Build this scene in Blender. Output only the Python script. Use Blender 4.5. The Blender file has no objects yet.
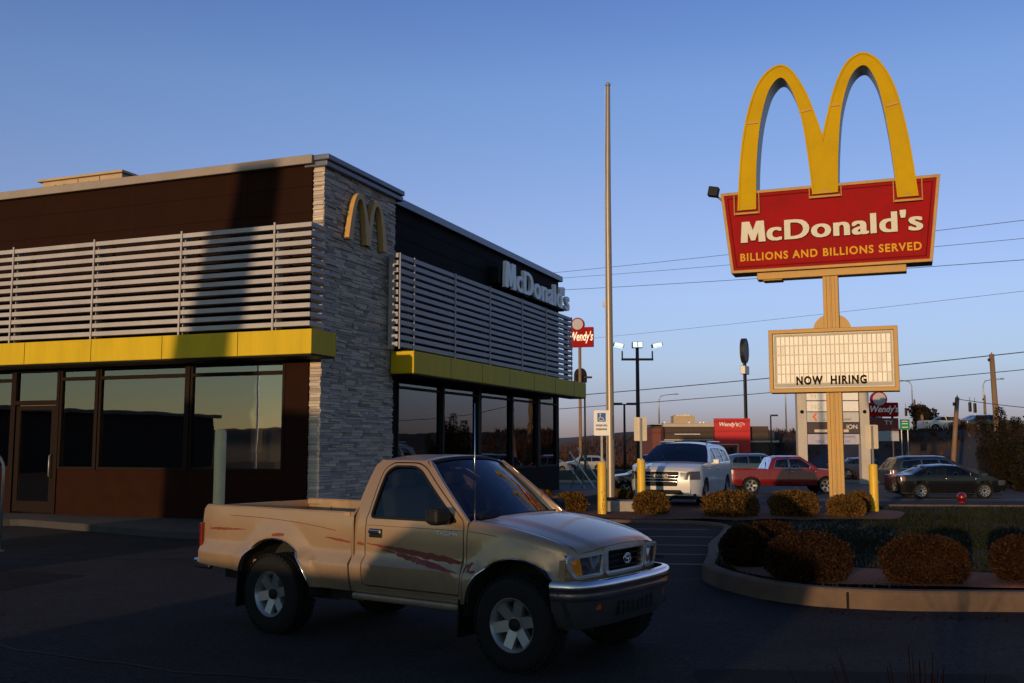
import bpy, bmesh, math, random
from mathutils import Vector, Matrix, noise
from mathutils.geometry import delaunay_2d_cdt
random.seed(7)
R=math.radians; PI=math.pi
sc=bpy.context.scene; COL=sc.collection
# ------------------------------------------------------------------ camera
H=1.72
cam=bpy.data.objects.new('camera',bpy.data.cameras.new('camera')); COL.objects.link(cam); sc.camera=cam
cam.data.sensor_width=36; cam.data.lens=36*1000/1024; cam.data.clip_end=6000; cam.data.clip_start=.05
cam.location=(0,0,H); cam.rotation_euler=(R(90)+math.atan(.1025),0,0)
# ------------------------------------------------------------------ sky, sun, exposure
SUN_DIR=Vector((-.42,-.907,0)).normalized(); SUN_EL=R(3.8)
w=bpy.data.worlds.new('World'); sc.world=w; w.use_nodes=True
nt=w.node_tree; bg=nt.nodes['Background']; sky=nt.nodes.new('ShaderNodeTexSky')
sky.sky_type='NISHITA'; sky.sun_disc=False; sky.sun_elevation=R(10); sky.sun_rotation=math.atan2(SUN_DIR.x,SUN_DIR.y)
sky.air_density=1.0; sky.dust_density=.3; sky.ozone_density=4
# dusk air: the side away from the sun turns mauve towards the horizon
tc=nt.nodes.new('ShaderNodeTexCoord'); sx=nt.nodes.new('ShaderNodeSeparateXYZ'); nt.links.new(tc.outputs['Generated'],sx.inputs[0])
cr=nt.nodes.new('ShaderNodeValToRGB'); e=cr.color_ramp.elements
for i,(z,c) in enumerate([(0,(.44,.34,.50)),(.035,(.67,.53,.76)),(.08,(1.02,.77,.89)),(.145,(1.38,.95,1.01)),(.22,(1.53,1.01,1.04)),(.34,(1.42,1.08,1.13)),(.5,(.82,.76,1.06))]):
    q=e[0] if i==0 else e[len(e)-1] if i==6 else e.new(z); q.position=z; q.color=tuple(v/5 for v in c)+(1,)
dt=nt.nodes.new('ShaderNodeVectorMath'); dt.operation='DOT_PRODUCT'; dt.inputs[1].default_value=tuple(-SUN_DIR); nt.links.new(tc.outputs['Generated'],dt.inputs[0])
mr=nt.nodes.new('ShaderNodeMapRange'); mr.inputs['From Min'].default_value=-.7; mr.inputs['From Max'].default_value=.3; nt.links.new(dt.outputs['Value'],mr.inputs['Value'])
nt.links.new(sx.outputs[2],cr.inputs[0]); mx=nt.nodes.new('ShaderNodeMix'); mx.data_type='RGBA'; mx.inputs[6].default_value=(.20,.17,.13,1)
nt.links.new(mr.outputs[0],mx.inputs[0]); nt.links.new(cr.outputs[0],mx.inputs[7])
ml=nt.nodes.new('ShaderNodeMix'); ml.data_type='RGBA'; ml.blend_type='MULTIPLY'; ml.inputs[0].default_value=1; nt.links.new(sky.outputs[0],ml.inputs[6]); nt.links.new(mx.outputs[2],ml.inputs[7])
sl_=nt.nodes.new('ShaderNodeVectorMath'); sl_.operation='SCALE'; sl_.inputs['Scale'].default_value=5; nt.links.new(ml.outputs[2],sl_.inputs[0]); nt.links.new(sl_.outputs[0],bg.inputs[0]); bg.inputs[1].default_value=.15
sun=bpy.data.objects.new('sun',bpy.data.lights.new('sun','SUN')); COL.objects.link(sun)
sun.data.energy=3.1; sun.data.angle=R(.53); sun.data.color=(1,.66,.36)
d=SUN_DIR*math.cos(SUN_EL)+Vector((0,0,math.sin(SUN_EL)))
sun.rotation_euler=d.to_track_quat('Z','Y').to_euler(); sun.location=(-20,-40,12)
sc.view_settings.view_transform='Standard'; sc.view_settings.look='None'; sc.view_settings.gamma=1
sc.view_settings.exposure=0.0
# ------------------------------------------------------------------ materials
def mat(name,col,rough=.6,metal=0,var=.12,scale=6,bump=0,bscale=None,spec=.5,emit=None,coat=0,stretch=None,col2=None,flake=0):
    m=bpy.data.materials.new(name); m.use_nodes=True; n=m.node_tree.nodes; l=m.node_tree.links
    b=n['Principled BSDF']; b.inputs['Roughness'].default_value=rough; b.inputs['Metallic'].default_value=metal
    b.inputs['Specular IOR Level'].default_value=spec
    if coat: b.inputs['Coat Weight'].default_value=coat; b.inputs['Coat Roughness'].default_value=.06
    tc=n.new('ShaderNodeTexCoord'); mp=n.new('ShaderNodeMapping'); l.new(tc.outputs['Object'],mp.inputs[0])
    if stretch: mp.inputs['Scale'].default_value=stretch
    nz=n.new('ShaderNodeTexNoise'); nz.inputs['Scale'].default_value=scale; nz.inputs['Detail'].default_value=6; nz.inputs['Roughness'].default_value=.62
    l.new(mp.outputs[0],nz.inputs['Vector'])
    cr=n.new('ShaderNodeValToRGB'); cr.color_ramp.elements[0].position=.3; cr.color_ramp.elements[1].position=.7
    c2=col2 if col2 else tuple(min(1,c*(1+var)) for c in col[:3])
    cr.color_ramp.elements[0].color=tuple(c*(1-var) for c in col[:3])+(1,); cr.color_ramp.elements[1].color=tuple(c2)+(1,)
    l.new(nz.outputs['Fac'],cr.inputs[0]); l.new(cr.outputs[0],b.inputs['Base Color'])
    mr=n.new('ShaderNodeMapRange'); mr.inputs['To Min'].default_value=max(.02,rough-.07); mr.inputs['To Max'].default_value=min(1,rough+.07)
    l.new(nz.outputs['Fac'],mr.inputs['Value']); l.new(mr.outputs[0],b.inputs['Roughness'])
    if bump:
        nb=n.new('ShaderNodeTexNoise'); nb.inputs['Scale'].default_value=bscale or scale*4; nb.inputs['Detail'].default_value=4
        l.new(mp.outputs[0],nb.inputs['Vector']); bp=n.new('ShaderNodeBump'); bp.inputs['Strength'].default_value=bump; bp.inputs['Distance'].default_value=.02
        l.new(nb.outputs['Fac'],bp.inputs['Height']); l.new(bp.outputs[0],b.inputs['Normal'])
    if emit: b.inputs['Emission Color'].default_value=tuple(emit[0])+(1,); b.inputs['Emission Strength'].default_value=emit[1]
    return m
def island_mat(name,cols,rough=.85,bump=.3,scale=20):
    m=mat(name,(.5,.5,.5),rough,bump=bump,scale=scale,spec=.12); n=m.node_tree.nodes; l=m.node_tree.links
    g=n.new('ShaderNodeNewGeometry'); cr=n.new('ShaderNodeValToRGB'); e=cr.color_ramp.elements
    e[0].color=tuple(cols[0])+(1,); e[1].color=tuple(cols[-1])+(1,)
    for i,c in enumerate(cols[1:-1]): q=e.new((i+1)/(len(cols)-1)); q.color=tuple(c)+(1,)
    l.new(g.outputs['Random Per Island'],cr.inputs[0])
    old=n['Principled BSDF'].inputs['Base Color'].links[0].from_socket
    mx=n.new('ShaderNodeMix'); mx.data_type='RGBA'; mx.blend_type='MULTIPLY'; mx.inputs[0].default_value=.75
    l.new(cr.outputs[0],mx.inputs[6]); 
    hs=n.new('ShaderNodeMixRGB'); hs.blend_type='ADD'; hs.inputs[0].default_value=1; l.new(old,hs.inputs[1]); hs.inputs[2].default_value=(.45,.45,.45,1)
    l.new(hs.outputs[0],mx.inputs[7]); l.new(mx.outputs[2],n['Principled BSDF'].inputs['Base Color'])
    return m
def glass(name,tint=(.5,.55,.58),ior=1.6,base=.04,rough=.01):
    m=bpy.data.materials.new(name); m.use_nodes=True; n=m.node_tree.nodes; l=m.node_tree.links
    n.remove(n['Principled BSDF']); o=n['Material Output']
    t=n.new('ShaderNodeBsdfTransparent'); t.inputs[0].default_value=tuple(tint)+(1,)
    g=n.new('ShaderNodeBsdfGlossy'); g.inputs['Roughness'].default_value=rough
    f=n.new('ShaderNodeFresnel'); f.inputs[0].default_value=ior
    tc=n.new('ShaderNodeTexCoord'); nz=n.new('ShaderNodeTexNoise'); nz.inputs['Scale'].default_value=.8
    l.new(tc.outputs['Object'],nz.inputs['Vector']); bp=n.new('ShaderNodeBump'); bp.inputs['Strength'].default_value=.08; bp.inputs['Distance'].default_value=.02
    l.new(nz.outputs['Fac'],bp.inputs['Height']); l.new(bp.outputs[0],g.inputs['Normal'])
    a=n.new('ShaderNodeMath'); a.operation='ADD'; a.inputs[1].default_value=base; l.new(f.outputs[0],a.inputs[0])
    mx=n.new('ShaderNodeMixShader'); l.new(a.outputs[0],mx.inputs[0]); l.new(t.outputs[0],mx.inputs[1]); l.new(g.outputs[0],mx.inputs[2]); l.new(mx.outputs[0],o.inputs[0])
    return m
M={}
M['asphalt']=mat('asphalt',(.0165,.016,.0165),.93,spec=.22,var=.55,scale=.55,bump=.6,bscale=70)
def speckle(m,amt,scale):
    n=m.node_tree.nodes;l=m.node_tree.links;b=n['Principled BSDF'];old=b.inputs['Base Color'].links[0].from_socket
    v=n.new('ShaderNodeTexVoronoi'); v.inputs['Scale'].default_value=scale; tc=n.new('ShaderNodeTexCoord'); l.new(tc.outputs['Object'],v.inputs['Vector'])
    mr=n.new('ShaderNodeMapRange'); mr.inputs['From Min'].default_value=0; mr.inputs['From Max'].default_value=1; mr.inputs['To Min'].default_value=1-amt; mr.inputs['To Max'].default_value=1+amt*1.6
    sp=n.new('ShaderNodeSeparateColor'); l.new(v.outputs['Color'],sp.inputs[0]); l.new(sp.outputs[0],mr.inputs['Value'])
    m2=n.new('ShaderNodeVectorMath'); m2.operation='SCALE'; l.new(old,m2.inputs[0]); l.new(mr.outputs[0],m2.inputs['Scale']); l.new(m2.outputs[0],b.inputs['Base Color'])
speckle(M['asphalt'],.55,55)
M['road']=mat('road_asphalt',(.035,.035,.037),.85,var=.15,scale=.5,bump=.3,bscale=60)
M['concrete']=mat('concrete',(.30,.27,.24),.88,var=.22,scale=3,bump=.3,bscale=40)
M['kerbm']=mat('kerb_concrete',(.105,.068,.046),.95,var=.3,scale=2.5,bump=.3,bscale=40)
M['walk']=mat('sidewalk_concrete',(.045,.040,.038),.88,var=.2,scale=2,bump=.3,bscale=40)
M['line']=mat('line_paint',(.15,.15,.155),.8,var=.3,scale=9)
M['mulch']=mat('mulch',(.11,.038,.022),.95,var=.5,scale=25,bump=.8,bscale=60)
M['soil']=mat('lawn_soil',(.014,.017,.008),.95,var=.4,scale=4,bump=.5,bscale=50)
M['terrain']=mat('dry_slope',(.055,.032,.019),.95,var=.45,scale=.25,bump=.6,bscale=3)
M['brown']=mat('brown_panel',(.021,.0085,.0055),.75,var=.1,scale=1.2,spec=.04)
M['brown_low']=mat('brown_painted_brick',(.024,.0095,.006),.95,spec=.04,var=.15,scale=2.5)
M['black_panel']=mat('charcoal_panel',(.007,.007,.007),.7,spec=.06,var=.1,scale=1.2)
M['cap']=mat('roof_cap_metal',(.26,.22,.19),.6,metal=0,var=.1,scale=2)
M['capdark']=mat('slate_cap_metal',(.13,.15,.19),.4,metal=.5,var=.1,scale=2)
M['slat']=mat('aluminium_slats',(.37,.36,.375),.55,metal=0,spec=.3,var=.12,scale=1.5)
M['yellow']=mat('yellow_panel',(.55,.39,.008),.6,var=.10,scale=1.2,stretch=(3,3,.5),spec=.25)
M['mullion']=mat('dark_bronze_frame',(.012,.006,.004),.6,spec=.12,metal=0,var=.1)
M['mullblk']=mat('black_window_frame',(.008,.008,.009),.6,spec=.15,metal=0,var=.1)
M['glassF']=glass('window_glass',(.62,.62,.58),1.7,.13)
M['glassE']=glass('side_window_glass',(.62,.64,.64),1.6,.05)
M['stone']=island_mat('ledge_stone',[(.25,.22,.20),(.60,.52,.44),(.38,.35,.33),(.72,.60,.47),(.31,.27,.25),(.52,.46,.41),(.66,.60,.53)],.9,.6,30)
M['white']=mat('white_letter',(.88,.87,.86),.45,var=.04)
M['cream']=mat('cream_letter',(.62,.60,.50),.6,var=.06,scale=9,spec=.2)
M['red']=mat('sign_red',(.28,.006,.008),.6,var=.14,scale=2,spec=.06)
M['redfar']=mat('storefront_red',(.50,.016,.016),.5,var=.06,scale=1)
M['goldsign']=mat('aged_gold_metal',(.27,.150,.020),.45,spec=.35,metal=.1,var=.25,scale=3,bump=.15,bscale=8)
M['arch']=mat('golden_arch_paint',(.48,.31,.0),.5,var=.10,scale=1.2,spec=.06)
M['archside']=mat('arch_side_white',(.62,.62,.62),.5,var=.12,scale=2)
M['signblk']=mat('black_letter',(.010,.007,.006),.8,spec=.1)
M['letteryel']=mat('yellow_letter',(.60,.34,.010),.6,var=.1,spec=.2)
M['board']=mat('reader_board_cream',(.40,.39,.36),.6,spec=.2,var=.08,scale=3)
M['rail']=mat('clear_letter_rail',(.58,.56,.52),.35,spec=.35,var=.25,scale=12,stretch=(8,1,8))
M['polegrey']=mat('galvanised_pole',(.34,.33,.31),.42,metal=.7,var=.12,scale=3)
M['flagpole']=mat('flagpole_bronze',(.27,.235,.19),.4,metal=.35,var=.1,scale=2)
M['bolyel']=mat('bollard_yellow',(.68,.42,.02),.45,var=.10,scale=6)
M['bolpale']=mat('bollard_pale_yellow',(.62,.52,.27),.55,var=.12,scale=5)
M['rust']=mat('rust_chips',(.06,.02,.01),.9)
M['blue']=mat('sign_blue',(.02,.10,.34),.5)
M['signwhite']=mat('sign_white',(.80,.78,.75),.35,var=.05)
M['signback']=mat('sign_back_aluminium',(.66,.56,.42),.4,metal=.15,var=.12,scale=3)
M['chrome']=mat('chrome',(.66,.67,.69),.16,metal=1,var=.05)
M['alloy']=mat('alloy_wheel',(.40,.41,.43),.38,metal=.85,var=.08)
M['silvertrim']=mat('silver_trim',(.60,.61,.63),.22,metal=.5,var=.04)
M['marker']=mat('marker_lens',(.42,.07,.01),.2,coat=.4)
M['tyre']=mat('tyre_rubber',(.010,.010,.011),.85,spec=.2,var=.2,scale=12,bump=.2,bscale=60)
M['blackpl']=mat('black_plastic',(.008,.008,.009),.6,spec=.2,var=.15)
M['under']=mat('underbody',(.010,.010,.010),.9)
M['tan']=mat('tan_truck_paint',(.43,.285,.165),.33,metal=.52,var=.06,scale=2.2,coat=.5)
M['decal']=mat('brick_red_decal',(.17,.032,.022),.5,var=.35,scale=25)
M['tanliner']=mat('bed_paint',(.30,.20,.12),.6,metal=.1,var=.25,scale=5)
M['autog']=glass('auto_glass',(.30,.36,.40),1.55,.03)
M['darkg']=mat('tinted_glass',(.012,.016,.022),.06,var=.1,spec=.8)
M['orange']=mat('amber_lens',(.75,.24,.02),.15,var=.1,scale=30,coat=.5)
M['lens']=mat('headlight_lens',(.07,.075,.09),.3,metal=.2,var=.3,scale=30,coat=.25)
M['redlens']=mat('red_lens',(.13,.004,.004),.25,var=.1,coat=.5)
M['seat']=mat('seat_fabric',(.06,.055,.05),.9)
M['skin']=mat('skin',(.42,.22,.15),.6)
M['cloth']=mat('dark_jacket',(.03,.03,.045),.9)
M['hair']=mat('hair',(.02,.013,.01),.8)
M['whitecar']=mat('pearl_white_paint',(.62,.62,.62),.3,var=.03,coat=.6)
M['redcar']=mat('ruby_red_paint',(.17,.004,.006),.28,metal=.2,var=.04,coat=.7)
M['blackcar']=mat('black_car_paint',(.006,.006,.008),.25,var=.05,coat=.5,spec=.3)
M['marooncar']=mat('dark_plum_paint',(.05,.012,.018),.25,var=.05,coat=.7)
M['greycar']=mat('dark_green_grey_paint',(.018,.021,.021),.3,metal=.1,var=.05,coat=.5)
M['silvercar']=mat('silver_paint',(.40,.38,.36),.3,metal=.5,var=.05,coat=.5)
M['wood']=mat('weathered_wood',(.20,.125,.07),.85,var=.25,scale=2,stretch=(6,6,.6),bump=.4)
M['wire']=mat('power_cable',(.02,.02,.02),.6)
M['dkpole']=mat('dark_bronze_pole',(.03,.025,.022),.5,metal=.4)
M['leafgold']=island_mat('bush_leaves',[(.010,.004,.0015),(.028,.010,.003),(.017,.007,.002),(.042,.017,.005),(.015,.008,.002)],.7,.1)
M['leafback']=island_mat('golden_leaves',[(.05,.024,.005),(.12,.062,.014),(.08,.04,.009),(.16,.085,.02),(.07,.038,.010)],.75,.1)
M['leafdark']=island_mat('evergreen_leaves',[(.012,.012,.006),(.024,.018,.009),(.016,.014,.007),(.032,.022,.011)],.75,.1)
M['twig']=mat('twigs',(.022,.013,.008),.95,spec=.05)
M['brush']=island_mat('dry_brush',[(.055,.026,.014),(.10,.048,.025),(.035,.019,.012),(.075,.04,.02)],.9,.1)
M['grass']=island_mat('grass_blades',[(.010,.017,.005),(.018,.022,.008),(.022,.02,.009),(.009,.014,.006)],.8,.1)
M['green']=mat('highway_green',(.01,.22,.10),.5)
M['stucco']=mat('grey_column',(.46,.42,.37),.8,var=.12,scale=1)
M['lampglow']=mat('floodlight_lens',(.8,.85,.8),.3,emit=((.85,1,.95),1.1))
M['pendant']=mat('pendant_glow',(.9,.8,.6),.4,emit=((1,.72,.42),3))
M['headglow']=mat('lit_headlight',(.9,.85,.7),.3,emit=((1,.8,.5),3))
M['tan_unit']=mat('rooftop_unit_tan',(.42,.31,.19),.6,var=.12,scale=3)
M['house']=mat('dark_bldg_wall',(.06,.04,.032),.8)
M['cream_wall']=mat('cream_wall',(.45,.40,.32),.8)
M['wood_in']=mat('interior_orange',(.45,.14,.03),.6)
M['interior']=mat('interior_wall',(.16,.13,.11),.9)
M['intfloor']=mat('interior_floor',(.10,.08,.07),.7)
# ------------------------------------------------------------------ mesh helpers
def link(o,parent=None):
    COL.objects.link(o)
    if parent: o.parent=parent
    return o
class MB:
    def __init__(s): s.v=[]; s.f=[]
    def add(s,vs,fs):
        k=len(s.v); s.v+=[tuple(p) for p in vs]; s.f+=[tuple(i+k for i in f) for f in fs]; return s
    def box(s,x0,x1,y0,y1,z0,z1,rz=0,rot=None,c=None):
        vs=[Vector((x,y,z)) for z in(z0,z1) for y in(y0,y1) for x in(x0,x1)]
        if rot is not None:
            cc=Vector(c) if c else Vector(((x0+x1)/2,(y0+y1)/2,(z0+z1)/2)); vs=[cc+rot@(p-cc) for p in vs]
        return s.add(vs,[(0,2,3,1),(4,5,7,6),(0,1,5,4),(2,6,7,3),(0,4,6,2),(1,3,7,5)])
    def tube(s,pts,r,n=8,cap=True):
        pts=[Vector(p) for p in pts]; rs=r if isinstance(r,(list,tuple)) else [r]*len(pts); vs=[];fs=[]
        ref=Vector((0,0,1)); t0=(pts[1]-pts[0]).normalized()
        if abs(t0.dot(ref))>.95: ref=Vector((1,0,0))
        u=t0.cross(ref).normalized()
        for i,p in enumerate(pts):
            t=((pts[i+1] if i<len(pts)-1 else p)-(pts[i-1] if i else p)).normalized()
            u=(u-t*u.dot(t)).normalized(); w_=t.cross(u)
            for k in range(n):
                a=2*PI*k/n; vs.append(p+(u*math.cos(a)+w_*math.sin(a))*rs[i])
        for i in range(len(pts)-1):
            for k in range(n): a=i*n+k;b=i*n+(k+1)%n; fs.append((a,b,b+n,a+n))
        if cap: fs+= [tuple(range(n))[::-1],tuple(range(len(vs)-n,len(vs)))]
        return s.add(vs,fs)
    def cyl(s,x,y,z0,z1,r,r1=None,n=20): return s.tube([(x,y,z0),(x,y,z1)],[r,r if r1 is None else r1],n)
    def lathe(s,prof,n=32,mtx=None,close=False):  # prof (r,y) round Y axis
        vs=[];fs=[];m=len(prof)
        for k in range(n):
            a=2*PI*k/n
            for r,y in prof:
                p=Vector((r*math.cos(a),y,r*math.sin(a))); vs.append(mtx@p if mtx else p)
        for k in range(n):
            for i in range(m-1): a=k*m+i;b=((k+1)%n)*m+i; fs.append((a,a+1,b+1,b))
        return s.add(vs,fs)
    def prism(s,poly,y0,y1,mtx=None):   # poly in x,z extruded along y
        n=len(poly); vs=[Vector((x,y0,z)) for x,z in poly]+[Vector((x,y1,z)) for x,z in poly]
        if mtx: vs=[mtx@p for p in vs]
        return s.add(vs,[tuple(range(n)),tuple(range(2*n-1,n-1,-1))]+[(i,i+n,(i+1)%n+n,(i+1)%n) for i in range(n)])
    def grid(s,rows,closeu=False):
        n=len(rows[0]); vs=[p for r in rows for p in r]; fs=[]
        for i in range(len(rows)-1):
            for j in range(n-1): a=i*n+j; fs.append((a,a+1,a+1+n,a+n))
        return s.add(vs,fs)
    def build(s,name,m,parent=None,smooth=False,bevel=0,loc=None,fix=True,angle=None):
        me=bpy.data.meshes.new(name); me.from_pydata([tuple(p) for p in s.v],[],s.f)
        if fix:
            bm=bmesh.new(); bm.from_mesh(me); bmesh.ops.recalc_face_normals(bm,faces=bm.faces); bm.to_mesh(me); bm.free()
        me.materials.append(m)
        o=link(bpy.data.objects.new(name,me),parent)
        if loc: o.location=loc
        if smooth: me.shade_smooth()
        if angle: me.set_sharp_from_angle(angle=R(angle))
        if bevel:
            b=o.modifiers.new('bevel','BEVEL'); b.width=bevel; b.segments=2; b.limit_method='ANGLE'; b.angle_limit=R(40)
        return o
def thing(name,label,cat,loc=(0,0,0),rz=0,group=None):
    o=link(bpy.data.objects.new(name,None)); o.location=loc; o.rotation_euler=(0,0,rz); o.empty_display_size=.3
    return tag(o,label,cat,group)
def tag(o,label=None,cat=None,group=None,kind=None):
    if label: o['label']=label
    if cat: o['category']=cat
    if group: o['group']=group
    if kind: o['kind']=kind
    return o
def copy_tree(o,parent=None):
    c=o.copy(); COL.objects.link(c)
    if parent: c.parent=parent
    for ch in list(o.children): copy_tree(ch,c)
    return c
def text(name,s,size,m,parent,loc,rot=(R(90),0,0),ext=.01,off=0,shear=0,sx=1,align='CENTER',space=1,bev=0):
    cu=bpy.data.curves.new(name,'FONT'); cu.body=s; cu.size=size; cu.extrude=ext; cu.offset=off; cu.shear=shear; cu.align_x=align; cu.space_character=space
    cu.resolution_u=4
    to=bpy.data.objects.new('tmp',cu); COL.objects.link(to); dg=bpy.context.evaluated_depsgraph_get(); dg.update()
    me=bpy.data.meshes.new_from_object(to.evaluated_get(dg)); bpy.data.objects.remove(to); bpy.data.curves.remove(cu)
    me.materials.clear(); me.materials.append(m)
    if sx!=1:
        for v in me.vertices: v.co.x*=sx
    me.name=name; o=link(bpy.data.objects.new(name,me),parent); o.location=loc; o.rotation_euler=rot
    return o
def boldtext(name,s,size,m,parent,loc,rot,ext,off,sx,space,dx,n=3):
    """heavy lettering; the capital M is drawn as its own bold outline"""
    objs=[text(name,s[1:],size,m,None,(0,0,0),(0,0,0),ext,off,0,sx,'LEFT',space) for _ in range(n)]
    wM=.74*size*sx*.92; gap=.05*size; wr=max(v.co.x for v in objs[0].data.vertices); x0=-(wM+gap+wr)/2
    P=[(0,0),(.04,.72),(.25,.72),(.37,.36),(.49,.72),(.70,.72),(.74,0),(.56,0),(.545,.44),(.42,.06),(.32,.06),(.195,.44),(.18,0)]
    P=[(x*size*sx*.92+x0,y*size) for x,y in P]
    if off or dx:
        ar=sum(P[i-1][0]*P[i][1]-P[i][0]*P[i-1][1] for i in range(len(P))); g=(off+dx*.3)*(-1 if ar>0 else 1); P=inset(P,g)
    mb=MB(); k=len(P); vs=[(x,y,-ext) for x,y in P]+[(x,y,ext+.004) for x,y in P]
    mb.add(vs,[tuple(range(k))[::-1],tuple(range(k,2*k))]+[(i,(i+1)%k,(i+1)%k+k,i+k) for i in range(k)])
    for i,o in enumerate(objs):
        q=(i-(n-1)/2)*dx+x0+wM+gap; mb.add([(v.co.x+q,v.co.y,v.co.z+i*.0025) for v in o.data.vertices],[tuple(p.vertices) for p in o.data.polygons]); bpy.data.objects.remove(o)
    o=mb.build(name,m,parent,fix=False); o.location=loc; o.rotation_euler=rot; return o
def inset(P,d):
    c=[Vector(p) for p in P];n=len(c);o=[]
    for i in range(n):
        a=c[i-1];p=c[i];b=c[(i+1)%n];t1=(p-a).normalized();t2=(b-p).normalized();n1=Vector((-t1.y,t1.x));n2=Vector((-t2.y,t2.x));m_=(n1+n2).normalized();o.append(tuple(p+m_*(d/m_.dot(n1))))
    return o
def inpoly(x,y,P):
    c=False;j=len(P)-1
    for i in range(len(P)):
        xi,yi=P[i];xj,yj=P[j]
        if (yi>y)!=(yj>y) and x<(xj-xi)*(y-yi)/(yj-yi)+xi: c=not c
        j=i
    return c
def dens(P,step,closed=True):
    o=[];n=len(P)
    for i in range(n if closed else n-1):
        a=P[i];b=P[(i+1)%n];d=math.hypot(b[0]-a[0],b[1]-a[1]);k=max(1,int(math.ceil(d/step-1e-6)))
        for t in range(k): o.append((a[0]+(b[0]-a[0])*t/k,a[1]+(b[1]-a[1])*t/k))
    if not closed:o.append(P[-1])
    return o
def rnd(P,r,n=4):   # round the corners of a polygon
    o=[];m=len(P)
    rr=r if isinstance(r,(list,tuple)) else [r]*m
    for i in range(m):
        p=Vector(P[i]);a=Vector(P[i-1]);b=Vector(P[(i+1)%m])
        if rr[i]<=0: o.append(tuple(p)); continue
        da=(a-p);db=(b-p);q=min(rr[i],da.length*.45,db.length*.45);p0=p+da.normalized()*q;p1=p+db.normalized()*q
        for k in range(n+1):
            t=k/n;o.append(tuple(p0*(1-t)**2+p*2*t*(1-t)+p1*t*t))
    return o
def panel(mb,fn,outline,holes=(),step=.08,rim=None):
    """fill a 2-D outline (with holes) and carry it onto the surface fn(u,v)->(x,y,z); rim = vector/func giving thickness"""
    O=dens(outline,step); Hs=[dens(h,step) for h in holes]; V=[];Ed=[]
    for L in [O]+Hs:
        k=len(V); V+=L; Ed+=[(k+i,k+(i+1)%len(L)) for i in range(len(L))]
    nb=len(V)
    x0=min(p[0] for p in O);x1=max(p[0] for p in O);y0=min(p[1] for p in O);y1=max(p[1] for p in O)
    nx=max(1,int((x1-x0)/step));ny=max(1,int((y1-y0)/step))
    bl=V[:]
    for i in range(1,nx):
        for j in range(1,ny):
            x=x0+(x1-x0)*i/nx;y=y0+(y1-y0)*j/ny
            if inpoly(x,y,O) and not any(inpoly(x,y,h) for h in Hs) and min((x-a)**2+(y-b)**2 for a,b in bl)>(step*.45)**2: V.append((x,y))
    r=delaunay_2d_cdt([Vector(p) for p in V],Ed,[],0,1e-6)
    vs,fs=r[0],r[2]
    P=[Vector(fn(p[0],p[1])) for p in vs]; F=[]
    for f in fs:
        cx=sum(vs[i][0] for i in f)/len(f);cy=sum(vs[i][1] for i in f)/len(f)
        if inpoly(cx,cy,O) and not any(inpoly(cx,cy,h) for h in Hs): F.append(tuple(f))
    mb.add(P,F)
    if rim is not None:
        for L in [O]+Hs:
            Q=[Vector(fn(*p)) for p in L]; D=[Vector(rim(*p)) if callable(rim) else Vector(rim) for p in L]
            n=len(Q); mb.add(Q+[Q[i]+D[i] for i in range(n)],[(i,(i+1)%n,(i+1)%n+n,i+n) for i in range(n)])
    return mb
def mirror(mb):
    k=len(mb.v); mb.v+=[(x,-y,z) for x,y,z in mb.v]; mb.f+=[tuple(i+k for i in f[::-1]) for f in mb.f]; return mb
def lerp(a,b,t): return a+(b-a)*t
def interp(T,x):
    if x<=T[0][0]: return T[0][1]
    for (a,b),(c,d_) in zip(T,T[1:]):
        if x<=c: return b+(d_-b)*(x-a)/(c-a)
    return T[-1][1]
def sinterp(T,x):   # smooth (Catmull-Rom) interpolation
    n=len(T)
    if x<=T[0][0]: return T[0][1]
    if x>=T[-1][0]: return T[-1][1]
    for i in range(n-1):
        if x<=T[i+1][0]:
            x0,y0=T[i];x1,y1=T[i+1];h=x1-x0;t=(x-x0)/h
            sl=(y1-y0)/h
            m0=sl if i==0 else ((y1-T[i-1][1])/(x1-T[i-1][0]))
            m1=sl if i==n-2 else ((T[i+2][1]-y0)/(T[i+2][0]-x0))
            return (2*t**3-3*t*t+1)*y0+(t**3-2*t*t+t)*h*m0+(-2*t**3+3*t*t)*y1+(t**3-t*t)*h*m1
def sstep(x,a,b):
    t=min(1,max(0,(x-a)/(b-a))); return t*t*(3-2*t)
def T(x,y):      # ground height
    z=-.65*sstep(y,29.5,40)-.45*sstep(y,62,100)
    ys=lerp(128,66,sstep(x,24,38)); hh=lerp(4.8,3.8,sstep(x,24,38))
    if x>-10: z+=hh*sstep(y,ys,ys+lerp(30,16,sstep(x,24,38)))*sstep(x,-10,20)
    if y<-150: z+=14*sstep(-y,150,420)
    rr=math.hypot(x,y)
    if y>200: z+=1.5*sstep(rr,230,700)
    return z
# ------------------------------------------------------------------ ground, streets
def axis(segs):
    o=[]
    for a,b,n in segs: o+=[a+(b-a)*i/n for i in range(n)]
    return o+[segs[-1][1]]
xs=axis([(-2500,-300,8),(-300,-60,10),(-60,-12,8),(-12,70,60),(70,300,14),(300,2500,8)])
ys=axis([(-2500,-420,8),(-420,-140,10),(-140,28,8),(28,170,90),(170,320,10),(320,3000,8)])
mb=MB(); rows=[[(x,y,T(x,y)-.03) for x in xs] for y in ys]; mb.grid(rows)
tag(mb.build('ground',M['terrain'],smooth=True),kind='structure')
def sheet(name,x0,x1,y0,y1,m,dz,nx=30,ny=30):
    mb=MB(); mb.grid([[(x0+(x1-x0)*i/nx,y0+(y1-y0)*j/ny,T(x0+(x1-x0)*i/nx,y0+(y1-y0)*j/ny)+dz) for i in range(nx+1)] for j in range(ny+1)])
    return tag(mb.build(name,m,smooth=True),kind='structure')
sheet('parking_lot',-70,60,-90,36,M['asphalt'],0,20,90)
sheet('street',-120,90,38.5,62,M['road'],0,40,40)
sheet('street_verge',-120,90,36,38.5,M['soil'],.012,40,4)
mb=MB(); 
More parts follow.
